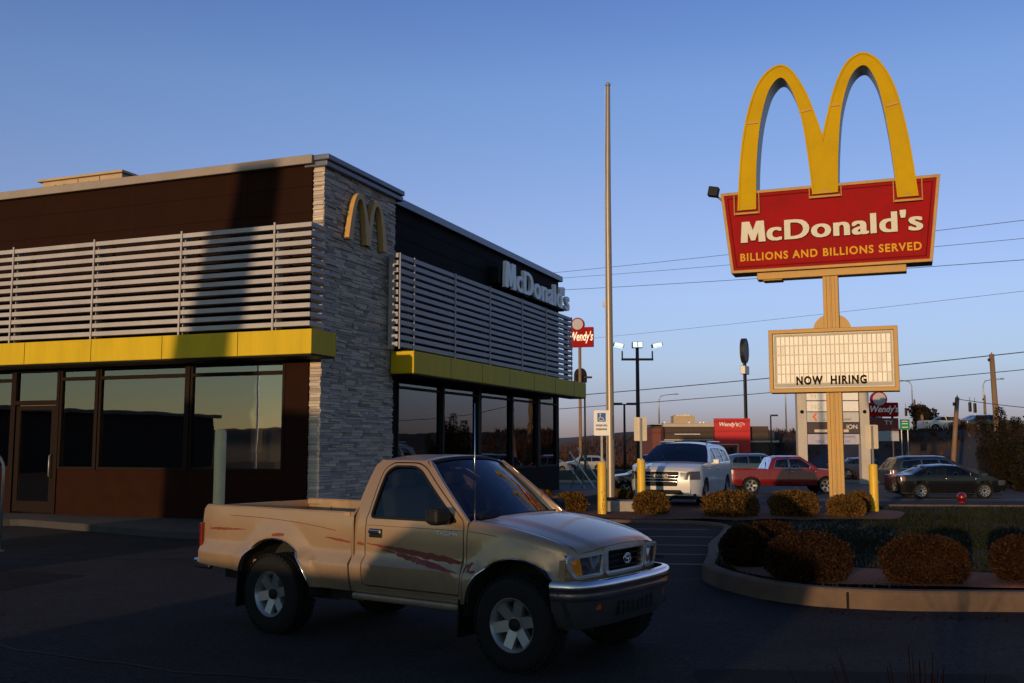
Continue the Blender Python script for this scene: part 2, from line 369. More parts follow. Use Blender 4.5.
for a,b in ((-120,90),): mb.box(a,b,38.2,38.5,T(0,38.3)-.3,T(0,38.3)+.14)
mb.box(-120,90,62,62.3,T(0,62)-.3,T(0,62)+.16)
tag(mb.build('street_kerb',M['concrete']),kind='structure')
mb=MB()
for i in range(30): x=-50+i*4.5; mb.box(x,x+2.2,50.4,50.55,T(0,50)+.004,T(0,50)+.008)
mb.box(-120,90,43.2,43.32,T(0,43)+.004,T(0,43)+.008)
tag(mb.build('road_markings',M['line']),kind='structure')
sheet('far_lot',-40,60,62.3,112,M['road'],.01,30,30)
# parking bay lines in the side lot
mb=MB()
for i in range(6):
    y=14.6+i*1.25+i*i*.06
    q=Matrix.Rotation(R(-6),3,'Z'); mb.box(.9,3.15+.13*(y-14.5),y,y+.09,.004,.006,rot=q)
mb.box(.8,.9,13.4,20.5,.004,.006,rot=Matrix.Rotation(R(-20),3,'Z'))
tag(mb.build('parking_lines',M['line']),kind='structure')
# tar seams / cracks
mb=MB()
def crack(pts,wd):
    pts=[Vector(p+(0,)) for p in pts]; P=[]
    for a,b in zip(pts,pts[1:]):
        for k in range(12):
            p=a.lerp(b,k/12); P.append(p+Vector((0,noise.noise(p*1.7)*.12,0)))
    P.append(pts[-1]); L=[(p.x,p.y-wd/2,.004) for p in P]; L2=[(p.x,p.y+wd/2,.004) for p in P]; mb.grid([L,L2])
crack([(-6,9.6),(-2.8,7.9),(0,7.0),(3.5,6.6),(9,6.7)],.04); crack([(-12,15.5),(-5,15.2),(-1,15.8)],.03); crack([(0,12.2),(2.6,13.1),(3.2,16),(2,21)],.03)
crack([(-9,12.2),(-6,11.4),(-2.5,11.9),(1.2,11.2)],.012); crack([(-7,6.2),(-3.2,5.6),(.5,5.9),(2.4,5.2)],.014); crack([(-12,19.2),(-8,17.2),(-3,17.9),(2,17.0)],.02); crack([(-4.4,4.6),(-4.1,7.5),(-5.2,11.5)],.012)
tag(mb.build('tar_seams',M['blackpl']),kind='structure')
mb=MB(); rg=random.Random(13)
for (cx,cy,r_) in ((-3.6,7.2,.30),(-6.4,10.8,.5),(2.0,15.6,.35),(1.7,18.2,.3),(-1.6,13.2,.45),(-8.5,14.4,.5),(.6,6.1,.25),(-5.5,6.1,.2)):
    P=[(cx+r_*math.cos(k*PI/12)*(1+.3*noise.noise(Vector((k*.9,cx,0)))),cy+r_*.8*math.sin(k*PI/12)*(1+.3*noise.noise(Vector((k*.7,cy,1)))),.0045) for k in range(24)]; mb.add(P,[tuple(range(24))])
m2=MB(); rg=random.Random(5)
for P in ([(-5.6,7.0),(-2.9,6.1),(-2.5,6.9),(-5.2,7.9)],[(1.2,6.6),(3.6,6.5),(3.7,7.7),(1.4,7.9)],[(-9.5,12.5),(-6.2,11.4),(-5.6,13.4),(-9.0,14.7)],[(-.2,11.2),(1.2,10.9),(1.5,12.9),(0,13.1)]):
    Q=[(x+.05*noise.noise(Vector((x*5,y*5,0))),y+.05*noise.noise(Vector((x*5,y*5,3))),.0025) for x,y in dens(P,.15)]; m2.add(Q,[tuple(range(len(Q)))])
tag(m2.build('asphalt_patches',mat('patch_asphalt',(.0115,.0115,.012),.95,spec=.15,var=.3,scale=3,bump=.6,bscale=60)),kind='structure')
tag(mb.build('oil_stains',mat('oil_stain',(.006,.006,.0065),.95,spec=.05,var=.3,scale=8)),kind='structure')
# island with kerb
isl=[(2.55,13.55),(2.40,13.0),(2.45,12.3),(2.72,11.45),(3.15,10.88),(4.0,10.56),(6,10.48),(30,10.8),(30,27.6),(15,27.6),(9,28.2),(5,28.4),(2.6,27.6),(1.1,26.2),(.9,24.6),(1.3,22.9),(2.2,22.3),(4.1,21.9),(4.35,20.8),(3.75,18.5),(3.1,16.2),(2.8,14.6)]
isl=rnd(isl,.5,3)
IZ=lambda y:.02+.14*(1-sstep(y,13.5,21))
def offset(P,d):
    o=[];n=len(P)
    for i in range(n):
        a=Vector(P[i-1]);p=Vector(P[i]);b=Vector(P[(i+1)%n]);t=((p-a).normalized()+(b-p).normalized()).normalized()
        o.append((p.x-t.y*d,p.y+t.x*d))
    return o
area=sum(isl[i-1][0]*isl[i][1]-isl[i][0]*isl[i-1][1] for i in range(len(isl)))
inn=offset(isl,.17 if area>0 else -.17); inn0=offset(isl,.02 if area>0 else -.02)
def kerb_ring(out,out2,inner,h,name,m):
    n=len(out); mb=MB(); vs=[(x,y,-.05) for x,y in out]+[(x,y,h(y)-.02) for x,y in out2]+[(x*.86+u*.14,y*.86+v*.14,h(y)) for (x,y),(u,v) in zip(out2,inner)]+[(x,y,h(y)) for x,y in inner]+[(x,y,-.05) for x,y in inner]
    fs=[]
    for k in range(4): fs+=[(k*n+i,k*n+(i+1)%n,(k+1)*n+(i+1)%n,(k+1)*n+i) for i in range(n)]
    mb.add(vs,fs); return tag(mb.build(name,m),kind='structure')
kerb_ring(isl,inn0,inn,lambda y:IZ(y)+.04,'island_kerb',M['kerbm'])
mb=MB()
for x_,y_ in ((3.52,10.71),(6.6,10.49)): mb.box(x_-.006,x_+.006,y_-.012,y_+.02,0,.17)
tag(mb.build('kerb_joints',M['blackpl']),kind='structure')
mb=MB(); panel(mb,lambda x,y:(x,y,IZ(y)+.04*noise.noise(Vector((x,y,0))*.4)),[p for p in inn],[],1.0)
tag(mb.build('lawn_soil',M['soil'],smooth=True),kind='structure')
# mulch bed at the back and around the sign
mul=rnd([(.98,24.7),(1.3,23.1),(2.3,22.6),(4.4,22.2),(8.6,22.5),(9.6,24.6),(8.8,27.6),(5,28.0),(2.7,27.3),(1.3,26.1)],.5,3)
mb=MB(); panel(mb,lambda x,y:(x,y,IZ(y)+.05+.05*noise.noise(Vector((x,y,3))*1.3)),mul,[],.35)
mul2=rnd([(2.75,13.4),(2.75,12.2),(3.0,11.5),(3.5,11.1),(6,10.8),(12,11.05),(12,11.7),(6.3,12.0),(4.2,12.5),(3.7,13.6)],.3,3)
panel(mb,lambda x,y:(x,y,IZ(y)+.04+.03*noise.noise(Vector((x,y,3))*1.3)),mul2,[],.35)
tag(mb.build('mulch_bed',M['mulch'],smooth=True),kind='structure')
# grass blades
mb=MB(); rg=random.Random(3)
def inL(x,y): return inpoly(x,y,inn) and not inpoly(x,y,mul) and not inpoly(x,y,mul2)
k=0
while k<26000:
    y=rg.uniform(11,27); x=rg.uniform(2.4,.56*y+1.2)
    if not inL(x,y): continue
    k+=1; h=rg.uniform(.035,.08); a=rg.uniform(0,PI); wd=.006+.0006*y; dx=math.cos(a)*wd;dy=math.sin(a)*wd; z=IZ(y)-.03
    mb.add([(x-dx,y-dy,z),(x+dx,y+dy,z),(x+rg.uniform(-.03,.03),y+rg.uniform(-.03,.03),z+.04+h)],[(0,1,2)])
tag(mb.build('grass',M['grass'],fix=False),'short dark green lawn grass on the kerbed island','grass',kind='stuff')
# ------------------------------------------------------------------ restaurant
BX,BY=-4.18,20.5; BR=R(68.6-90)
bld=thing('restaurant','dark brown restaurant with yellow canopies, grey slats and a stone corner tower','restaurant',(BX,BY,0),BR)
# local frame: x = right along the front, y = depth, z up. front wall plane y=0 (x<0), side wall plane x=0 (y 0..16.3)
Z0=.15; ZR=7.55; LX=-16; LY=16.0
# front wall pieces around the openings
wins=[(-2.9,-.64),(-5.43,-3.11),(-6.6,-5.56)]
mb=MB(); mb.box(LX,-7.96,0,.3,-.2,1.15); mb.box(-6.69,0,0,.3,-.2,1.15)
tag(mb.build('front_wall_base',M['brown_low'],bld),None)
fw=mb=MB()
mb.box(-.56,0,0,.3,1.15,3.46); 
mb.build('corner_pier',M['brown'],bld)
mb=MB(); mb.box(LX,0,0,.3,3.46,ZR); 
for z in (5.9,6.55,7.1): mb.box(LX,-.001,-.012,0,z,z+.012)
mb.build('upper_front_wall',M['brown'],bld)
mb=MB()
for x in [-1.7-3.05*i for i in range(5)]: mb.box(x-.006,x+.006,-.003,.0,6.2,ZR)
mb.build('cladding_joint',M['mullblk'],bld)
mb=MB(); mb.box(-.3,0,.3,LY,3.4,ZR); mb.box(-.25,0,.3,LY,-.2,.95)
for z in (6.75,7.15): mb.box(0,.012,3.5,LY,z,z+.012)
mb.box(-.3,0,.3,3.9,.95,3.4); mb.box(-.3,0,15.7,LY,.95,3.4)
mb.build('side_wall',M['black_panel'],bld)
mb=MB(); mb.box(LX,-.3,LY-.3,LY,-.2,ZR); mb.box(LX,LX+.3,.3,LY-.3,-.2,ZR); mb.build('rear_wall',M['brown'],bld)
mb=MB(); mb.box(LX+.3,-.3,.3,LY-.3,7.0,7.2); mb.build('roof',M['concrete'],bld)
# caps
mb=MB(); mb.box(LX,.06,-.14,.22,ZR,ZR+.19); mb.box(LX,.06,.22,.4,ZR,ZR+.1); mb.build('front_roof_cap',M['cap'],bld,bevel=.015)
mb=MB(); mb.box(-.25,.14,3.2,LY+.1,ZR-.06,ZR+.13); mb.build('side_roof_cap',M['capdark'],bld,bevel=.01)
# tower (core + ledge stones)
tw=MB(); tw.box(-.28,.20,.1,3.14,-.2,7.55); tw=tw.build('stone_tower',M['concrete'],bld)
mb=MB(); rg=random.Random(11)
z=0.02
while z<7.52:
    h=rg.uniform(.035,.075); h=min(h,7.55-z); 
    y=.05
    while y<3.18:
        l=rg.uniform(.12,.55); l=min(l,3.18-y); 
        if 3.18-y-l<.1:l=3.18-y
        d=rg.uniform(0,.045); mb.box(.20,.235+d,y+.003,y+l-.003,z+.003,z+h-.003,rot=Matrix.Rotation(rg.uniform(-.012,.012),3,'X')); y+=l
    x=-.02
    d=rg.uniform(0,.03); mb.box(-.02,.25+rg.uniform(0,.02),.06-d,.12,z+.003,z+h-.003)
    z+=h
mb.build('ledge_stone_cladding',M['stone'],tw)
mb=MB(); mb.box(-.22,.42,-.06,3.36,7.62,7.74); mb.box(-.2,.36,-.02,3.40,7.5,7.62); mb.build('tower_cap',M['capdark'],tw,bevel=.02)
# canopies (yellow bands)
def canopy(x0,x1,y0,y1,z0,z1,seams,side):
    mb=MB(); mb.box(x0,x1,y0,y1,z0,z1); c=mb.build('yellow_canopy',M['yellow'],bld,bevel=.012)
    s=MB()
    for t in seams:
        if side=='f': s.box(t-.006,t+.006,y0-.004,y0+.002,z0+.01,z1-.01)
        else: s.box(x1-.002,x1+.004,t-.006,t+.006,z0+.01,z1-.01)
    s.box(*( (x0,x1-.02,y0+.03,y1,z0-.035,z0-.002) if side=='f' else (x0,x1-.03,y0+.02,y1,z0-.035,z0-.002)))
    s.build('panel_seams',M['mullblk'],c)
canopy(LX,.63,-.9,-.001,3.48,3.97,[-1.1-1.9*i for i in range(8)],'f')
mb=MB(); mb.box(.29,.63,.001,.02,3.48,3.97); mb.build('canopy_return',M['yellow'],bld)
canopy(.30,.9,2.97,16.35,3.34,3.86,[5.0+2.0*i for i in range(6)],'s')
mb=MB(); mb.box(.003,.30,3.40,16.3,3.5,3.8); mb.build('canopy_bracket',M['mullblk'],bld)
# slats front
mb=MB(); 
for i in range(12):
    z=6.14-i*.183; mb.box(LX,.36,-.56,-.43,z-.045,z+.05); mb.box(.23,.36,-.43,-.02,z-.045,z+.05)
sl=mb.build('front_slats',M['slat'],bld,bevel=.004)
mb=MB()
for x in (-.51,-2.86,-5.25,-7.64,-10.0,-12.4): mb.box(x-.02,x+.02,-.585,-.56,4.0,6.24); mb.box(x-.03,x+.03,-.43,-.0,4.0,4.06); mb.box(x-.03,x+.03,-.43,-.28,4.0,6.2)
mb.build('slat_uprights',M['slat'],sl)
mb=MB()
for i in range(13):
    z=6.07-i*.172; mb.box(.47,.60,2.72,15.75,z-.05,z+.055)
sl=mb.build('side_slats',M['slat'],bld,bevel=.004)
mb=MB()
for y in (2.8,3.53,5.87,8.22,10.76,12.97,15.6): mb.box(.60,.625,y-.02,y+.02,3.9,6.14); mb.box(.25,.47,y-.03,y+.03,3.9,3.96); mb.box(.33,.47,y-.03,y+.03,3.96,6.10)
mb.build('slat_uprights',M['slat'],sl)
# windows front
def fwin(x0,x1,z0,z1,y=0,sill=True):
    mb=MB(); f=.06
    mb.box(x0,x0+f,-.02,.10,z0,z1); mb.box(x1-f,x1,-.02,.10,z0,z1); mb.box(x0+f,x1-f,-.02,.10,z0,z0+f); mb.box(x0+f,x1-f,-.02,.10,z1-f,z1)
    mb.box(x0+f,x1-f,-.02,.10,3.16,3.24)
    o=mb.build('window',M['mullion'],bld,bevel=.006)
    g=MB(); g.box(x0+f,x1-f,.03,.045,z0+f,3.16); g.box(x0+f,x1-f,.03,.045,3.24,z1-f); g.build('pane',M['glassF'],o); return o
fwin(-2.96,-.56,1.15,3.46); fwin(-5.48,-3.05,1.15,3.46); fwin(-6.62,-5.54,1.15,3.46)
mb=MB(); 
for x0,x1 in ((-3.05,-2.96),(-5.54,-5.48)): mb.box(x0,x1,-.05,.12,1.15,3.46)
mb.build('window_post',M['mullion'],bld,bevel=.006)
fwin(-10.4,-8.05,1.15,3.46); fwin(-13,-10.46,1.15,3.46)
mb=MB(); mb.box(-6.7,-6.62,-.04,.12,.15,3.46); mb.box(-8.05,-7.95,-.04,.12,.15,3.46); mb.box(-7.95,-6.7,-.04,.12,2.62,2.72); mb.box(-7.95,-6.7,-.04,.12,3.38,3.46)
df=mb.build('door_frame',M['mullion'],bld,bevel=.006)
mb=MB(); mb.box(-7.95,-6.7,.03,.045,2.72,3.38); mb.box(-7.80,-6.85,.01,.025,.42,2.50); mb.build('pane',M['glassF'],df)
mb=MB(); mb.box(-7.93,-7.8,-.01,.05,.17,2.6); mb.box(-6.85,-6.72,-.01,.05,.17,2.6); mb.box(-7.8,-6.85,-.01,.05,2.5,2.6); mb.box(-7.8,-6.85,-.01,.05,.17,.42)
dr=mb.build('door',M['mullion'],bld,bevel=.006)
mb=MB(); mb.tube([(-6.78,-.01,.95),(-6.78,-.09,1.0),(-6.78,-.09,1.45),(-6.78,-.01,1.5)],.015); mb.build('handle',M['polegrey'],dr,smooth=True)
# cut: hide base wall where the door is with a dark recess: base wall is built around the door
# windows side
ed=[(3.94,6.28),(6.52,8.65),(9.01,11.29),(11.54,13.63),(14.02,15.67)]
for y0,y1 in ed:
    mb=MB(); f=.05
    mb.box(-.12,.02,y0-.06,y0,.95,3.4); mb.box(-.12,.02,y1,y1+.06,.95,3.4); mb.box(-.12,.02,y0,y1,.95,1.02); mb.box(-.12,.02,y0,y1,3.33,3.4); mb.box(-.12,.02,y0,y1,3.06,3.12)
    o=mb.build('window',M['mullblk'],bld,bevel=.005); g=MB(); g.box(-.06,-.045,y0,y1,1.02,3.06); g.box(-.06,-.045,y0,y1,3.12,3.33); g.build('pane',M['glassE'],o)
mb=MB(); 
for a,b in ((3.88-.0,3.88+.0),): pass
for (a,b),(c,d_) in zip(ed,ed[1:]): mb.box(-.3,.05,b+.06,c-.06,.95,3.4)
mb.build('window_post',M['mullblk'],bld,bevel=.006)
# interior
mb=MB(); mb.box(LX+.3,-.3,.3,LY-.3,0,.12); mb.build('dining_floor',M['intfloor'],bld)
mb=MB(); mb.box(LX+.3,-.3,.3,LY-.3,3.5,3.6); mb.build('dining_ceiling',M['interior'],bld)
mb=MB(); mb.box(-7.5,-7.3,4,LY-.3,.12,3.5); mb.box(LX+.3,-1.9,6,6.2,.12,3.5); mb.box(-3.2,-3.0,7.5,9,.12,3.5); mb.box(-4.4,-4.1,10,13,.12,2.2);mb.build('partition_wall',M['interior'],bld)
mb=MB(); mb.box(-2.6,-2.4,9.9,11.6,.12,1.75); mb.box(-.9,-.5,3.95,4.5,.12,2.0); mb.build('orange_partition',M['wood_in'],bld)
mb=MB()
for y in (4.8,7.2,9.8,12.4,14.6):
    mb.box(-1.7,-.45,y-.35,y+.35,.80,.84); mb.cyl(-1.1,y,.12,.8,.05)
    for s in(-.75,.75): mb.box(-1.6,-.5,y+s-.05,y+s+.05,.12,1.25); mb.box(-1.6,-.5,y+s-.05-(.2 if s>0 else -.0),y+s+.05+(.2 if s<0 else 0),.5,.58)
for x in (-1.6,-3.6,-5.4): mb.box(x-.35,x+.35,1.0,2.2,.80,.84); mb.cyl(x,1.6,.12,.8,.05); mb.box(x-.8,x-.7,1.0,2.2,.12,1.3)
mb.build('booth',M['brown'],bld)
for (x,y,z) in ((-5.05,1.6,2.35),(-2.1,2.4,1.36),(-1.2,6.6,2.5),(-1.2,10.3,2.5),(-6.1,3.2,2.2)):
    mb=MB(); mb.tube([(x,y,z),(x,y,z+.10)],[.05,.03],8); lp=mb.build('pendant_lamp',M['pendant'],bld); mb=MB(); mb.tube([(x,y,z+.10),(x,y,3.5)],.008,5); mb.build('cord',M['mullblk'],lp)
mb=MB()
for (x,y,w_,h_,z_) in ((-6.1,5.96,.8,1.0,1.5),(-4.6,5.95,1.1,.5,1.9),(-3.5,5.95,.5,1.1,1.2),(-2.0,5.9,.7,.8,1.4)): mb.box(x,x+w_,y-.02,y,z_,z_+h_)
mb.build('wall_poster',M['cream_wall'],bld)
# front golden M on the tower, side lettering
def arch_poly(cx,w_,z0,z1,t_top,t_bot,n=22):
    """one tall arch leg pair as a closed 2-D outline (outer then inner)"""
    outer=[];inner=[]
    for i in range(n+1):
        t=-1+2*i/n; e=abs(t)**2.35
        outer.append((cx+t*w_, z1-(z1-z0)*e))
    # even spacing on the parabola
    wi=w_-t_bot
    for i in range(n+1):
        t=-1+2*i/n; e=abs(t)**2.45
        inner.append((cx+t*wi, (z1-t_top)-(z1-t_top-z0)*e))
    return outer,inner
def arches(name,W_,Hh,tt,tb,dep,m,parent,mtx):
    """golden M: two arches sharing the middle leg, extruded dep along y, base at z=0 centred on x=0"""
    mb=MB(); n=36
    for s in(-1,1):
        cx=s*(W_/2-tb/2)/2; w_=(W_/2+tb/2)/2
        O=[];I=[]
        for i in range(n+1):
            a=PI*i/n; x=-math.cos(a); 
            O.append((cx+w_*x, Hh*(1-abs(x)**2.3)) ); wi=w_-tb; I.append((cx+wi*x,(Hh-tt)*(1-abs(x)**2.5)))
        y0=-dep/2+(.0015 if s>0 else 0); y1=dep/2+(.0015 if s>0 else 0); k=n+1
        vs=[mtx@Vector((x,y0,z)) for x,z in O]+[mtx@Vector((x,y0,z)) for x,z in I]+[mtx@Vector((x,y1,z)) for x,z in O]+[mtx@Vector((x,y1,z)) for x,z in I]
        fs=[]
        for i in range(n):
            fs+=[(i,i+1,k+i+1,k+i),(2*k+i,3*k+i,3*k+i+1,2*k+i+1),(i,2*k+i,2*k+i+1,i+1),(k+i,k+i+1,3*k+i+1,3*k+i)]
        fs+=[(0,k,3*k,2*k),(n,2*k+n,3*k+n,k+n)]
        mb.add(vs,fs)
    return mb.build(name,m,parent)
mt=Matrix.Translation((.36,1.66,6.10))@Matrix.Rotation(R(90),4,'Z')
arches('arches_emblem',1.74,1.10,.13,.19,.13,mat('gold_emblem',(.50,.30,.09),.5),bld,mt)
def side_text(nm,s,size,y,z,x,m,ext,off,sx): return text(nm,s,size,m,bld,(x,y,z),(R(90),0,R(90)),ext,off,0,sx)
o=boldtext('lettering',"McDonald's",1.04,M['white'],bld,(.34,13.0,6.43),(R(90),0,R(90)),.05,.010,1.22,1.04,.035)
mb=MB(); mb.box(.02,.26,9.7,10.1,6.5,7.0); mb.box(.01,.25,10.1,15.9,6.40,6.48); mb.build('letter_bracket',M['mullblk'],bld)
# roof unit
ru=thing('rooftop_unit','long tan rooftop unit on the flat roof of the brown restaurant','rooftop unit',(BX,BY,0),BR)
mb=MB(); mb.box(-9.1,-6.5,1.5,3.3,7.2,8.42); b=mb.build('casing',M['tan_unit'],ru,bevel=.02)
mb=MB(); mb.box(-9.2,-6.42,1.42,3.38,8.42,8.48); mb.build('lid',M['tan_unit'],ru,bevel=.01)
mb=MB(); mb.box(-8.65,-8.6,1.46,1.5,8.15,8.3); mb.box(-8.35,-8.3,1.46,1.5,8.15,8.3); mb.build('latch',M['mullblk'],ru)
mb=MB(); mb.box(-8.57,-8.4,1.47,1.5,8.1,8.28);mb.build('service_plate',M['signwhite'],ru)
for x in (-7.9,-7.2):
    mb=MB(); mb.box(x-.005,x+.005,1.49,1.5,7.3,8.4); mb.build('panel_seam',M['mullblk'],ru)
# sidewalk
Am=Matrix.Translation((BX,BY,0))@Matrix.Rotation(BR,4,'Z')
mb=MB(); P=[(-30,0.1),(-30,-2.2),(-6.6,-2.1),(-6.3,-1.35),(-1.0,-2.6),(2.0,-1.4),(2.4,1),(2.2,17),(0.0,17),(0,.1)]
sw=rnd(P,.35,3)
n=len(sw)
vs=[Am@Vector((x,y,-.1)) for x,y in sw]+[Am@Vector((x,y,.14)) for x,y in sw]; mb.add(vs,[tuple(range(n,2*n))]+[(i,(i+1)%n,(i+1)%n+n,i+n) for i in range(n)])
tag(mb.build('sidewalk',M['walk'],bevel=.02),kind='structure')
# clearance bollard in front of the front wall
t=thing('bollard','tall pale yellow-green bollard in front of the restaurant window, behind the pickup bed','bollard',(-5.22,18,0))
mb=MB(); mb.lathe([(0,0),(.10,0),(.10,1.92),(.09,1.97),(.05,1.985),(0,1.99)],20,Matrix.Rotation(R(90),4,'X')@Matrix.Scale(-1,4,(0,1,0)) if False else Matrix(((1,0,0,0),(0,0,1,0),(0,1,0,0),(0,0,0,1)))); mb.build('post',M['bolpale'],t,smooth=True,angle=35)
mb=MB(); mb.cyl(0,0,.0,.03,.16); mb.build('base_plate',M['polegrey'],t)
t=thing('bicycle_rack','pale metal hoop rack at the left edge before the restaurant door','bicycle rack',(-8.62,16.4,0))
mb=MB(); P=[(-.35,0,0),(-.35,0,1.3)]+[(-.35+.35*(1-math.cos(a)),0,1.3+.33*math.sin(a)) for a in [PI*i/10 for i in range(1,10)]]+[(.35,0,1.3),(.35,0,0)]
mb.tube(P,.024,10); mb.build('hoop',M['polegrey'],t,smooth=True); mb=MB(); mb.cyl(-.35,0,0,.015,.07); mb.cyl(.35,0,0,.015,.07); mb.build('foot_plate',M['polegrey'],t)
# ------------------------------------------------------------------ main sign
SG=thing('restaurant_sign','towering roadside sign of two golden arches over a red panel and reader board','sign',(8.298,25.75,.15),BR)
mb=MB(); mb.box(-.19,.19,-.14,.16,-.3,6.6); mb.box(-.19,-.10,-.17,-.14,-.3,5.9); mb.box(.10,.19,-.17,-.14,-.3,5.9); mb.box(-.02,.02,-.155,-.14,-.3,5.9); mb.build('pole',M['goldsign'],SG,bevel=.01)
mb=MB(); mb.box(-1.85,1.85,-.2,.2,5.90,6.16); mb.box(-1.7,-1.2,-.22,.22,5.86,5.90); mb.build('crossbeam',M['goldsign'],SG,bevel=.015)
z0=.15
pan=[(-2.5,6.24-z0),(2.46,6.24-z0),(2.72,8.44-z0),(-2.74,8.44-z0)]
def inset(P,d):
    c=[Vector(p) for p in P];n=len(c);o=[]
    for i in range(n):
        a=c[i-1];p=c[i];b=c[(i+1)%n];t1=(p-a).normalized();t2=(b-p).normalized();n1=Vector((-t1.y,t1.x));n2=Vector((-t2.y,t2.x));m_=(n1+n2).normalized();o.append(tuple(p+m_*(d/m_.dot(n1))))
    return o
def ring_prism(name,out,inn_,y0,y1,m,parent,bevel=.008):
    n=len(out); mb=MB(); vs=[]
    for y in(y0,y1):
        vs+=[(x,y,z) for x,z in out]+[(x,y,z) for x,z in inn_]
    fs=[]
    for i in range(n):
        j=(i+1)%n; fs+=[(i,j,n+j,n+i),(2*n+i,3*n+i,3*n+j,2*n+j),(i,2*n+i,2*n+j,j),(n+i,n+j,3*n+j,3*n+i)]
    return mb.add(vs,fs).build(name,m,parent,bevel=bevel)
mb=MB(); mb.prism(inset(pan,.02),-.30,.30); mb.build('cabinet',M['red'],SG)
ring_prism('gold_trim',pan,inset(pan,.08),-.34,.34,M['goldsign'],SG)
ring_prism('inner_border',inset(pan,.15),inset(pan,.18),-.308,.308,mat('dark_red',(.13,.005,.005),.8,spec=.1),SG,bevel=0)
A_=Matrix.Translation((-.06,0,7.80-z0))
# arches: front body yellow, with white sides
def sign_arch():
    O_l=[(-2.29,7.92),(-2.20,9.3),(-2.05,10.36),(-1.80,11.25),(-1.50,11.75),(-1.12,11.96),(-.80,11.78),(-.48,11.2),(-.24,10.5),(-.06,9.84),(.07,10.4),(.26,11.1),(.5,11.65),(.72,11.90),(1.0,12.0),(1.3,11.83),(1.55,11.45),(1.75,10.95),(1.90,10.3),(2.06,9.3),(2.20,7.92)]
    I_l=[(-1.80,7.92),(-1.76,9.2),(-1.64,10.32),(-1.45,11.1),(-1.27,11.45),(-1.08,11.58),(-.92,11.43),(-.74,11.0),(-.57,10.3),(-.44,9.2),(-.36,8.2)]
    I_r=[(.28,8.2),(.32,9.3),(.42,10.4),(.60,11.15),(.78,11.5),(.99,11.63),(1.15,11.5),(1.33,11.05),(1.47,10.3),(1.60,9.2),(1.70,7.92)]
    def sm(P,closedset=()):
        o=[]
        for i in range(len(P)-1):
            p0=Vector(P[max(0,i-1)]);p1=Vector(P[i]);p2=Vector(P[i+1]);p3=Vector(P[min(len(P)-1,i+2)])
            if i in closedset: p0=p1
            if i+1 in closedset: p3=p2
            for k in range(5):
                t=k/5; o.append(tuple(.5*((2*p1)+(-p0+p2)*t+(2*p0-5*p1+4*p2-p3)*t*t+(-p0+3*p1-3*p2+p3)*t**3)))
        o.append(tuple(P[-1])); return o
    Os=sm(O_l,(9,)); Il=sm(I_l); Ir=sm(I_r)
    return Os+Ir[::-1]+Il[::-1]
AO=[(x,7.92+(z-7.92)*.958-z0) for x,z in sign_arch()]
mb=MB(); D=.37
fl=lambda y:(lambda u,v:(u,y,v))
panel(mb,fl(-D),AO,[],.2); panel(mb,fl(D),AO,[],.2); ab=mb.build('arches',M['arch'],SG,fix=False)
mb=MB(); n=len(AO)
AI=inset(AO,.0)
vs=[(x,-D+.0,z) for x,z in AO]+[(x,D,z) for x,z in AO]; mb.add(vs,[(i,(i+1)%n,(i+1)%n+n,i+n) for i in range(n)]); mb.build('arch_return',M['archside'],SG,smooth=True,angle=50)
# moulded edge band of the arches (raised lip) 
def lip(P,d1,d2):
    a=inset(P,d1); b=inset(P,d2); return a,b
if True:
    ar=sum(AO[i-1][0]*AO[i][1]-AO[i][0]*AO[i-1][1] for i in range(len(AO))); sg=1 if ar>0 else -1
    a=inset(AO,sg*.0); b=inset(AO,sg*.05); c_=inset(AO,sg*.07)
    mb=MB(); vs=[(x,-D-.03,z) for x,z in a]+[(x,-D-.03,z) for x,z in b]+[(x,-D+.002,z) for x,z in a]+[(x,-D,z) for x,z in b]
    fs=[]
    for i in range(n):
        j=(i+1)%n
        fs+=[(i,j,n+j,n+i),(i,2*n+i,2*n+j,j),(n+i,n+j,3*n+j,3*n+i)]
    mb.add(vs,fs).build('moulded_lip',M['arch'],SG)
mb=MB()
for (xa,za,xb,zb) in ((-2.02,10.28,-1.66,10.28),(-.64,10.45,-.27,10.5),(.12,10.5,.42,10.5),(1.47,10.35,1.87,10.42)):
    mb.box(min(xa,xb),max(xa,xb),-D-.028,-D,za-z0-.025,za-z0+.025,rot=Matrix.Rotation(-math.atan2(zb-za,xb-xa),3,'Y'))
mb.build('joint_strip',mat('arch_joint',(.42,.20,.01),.5),SG)
# sockets at the feet of the arches
for xa,xb,zz in ((-2.36,-1.74,7.86),(-.42,.34,8.14),(1.63,2.27,7.86)):
    mb=MB(); mb.box(xa,xb,-.41,-.302,zz-z0-.06,zz-z0+.0); mb.box(xa-.03,xa,-.375,-.302,zz-z0-.06,8.38-z0); mb.box(xb,xb+.03,-.375,-.302,zz-z0-.06,8.38-z0)
    mb.prism([(xa+.06,zz-z0+.06),(xb-.06,zz-z0+.06),((xa+xb)/2,zz-z0+.16)],-.385,-.372); mb.build('arch_socket',M['goldsign'],SG,bevel=.01)
boldtext('name_lettering',"McDonald's",.74,M['cream'],SG,(.02,-.305,7.06-z0),(R(90),0,0),.05,.007,1.22,1.07,.026)
boldtext('name_outline',"McDonald's",.74,M['signblk'],SG,(.02,-.30,7.055-z0),(R(90),0,0),.02,.012,1.22,1.07,.036)
text('tagline_lettering',"BILLIONS AND BILLIONS SERVED",.285,M['letteryel'],SG,(-.02,-.30,6.56-z0),ext=.02,off=.007,sx=.93,space=1.17)
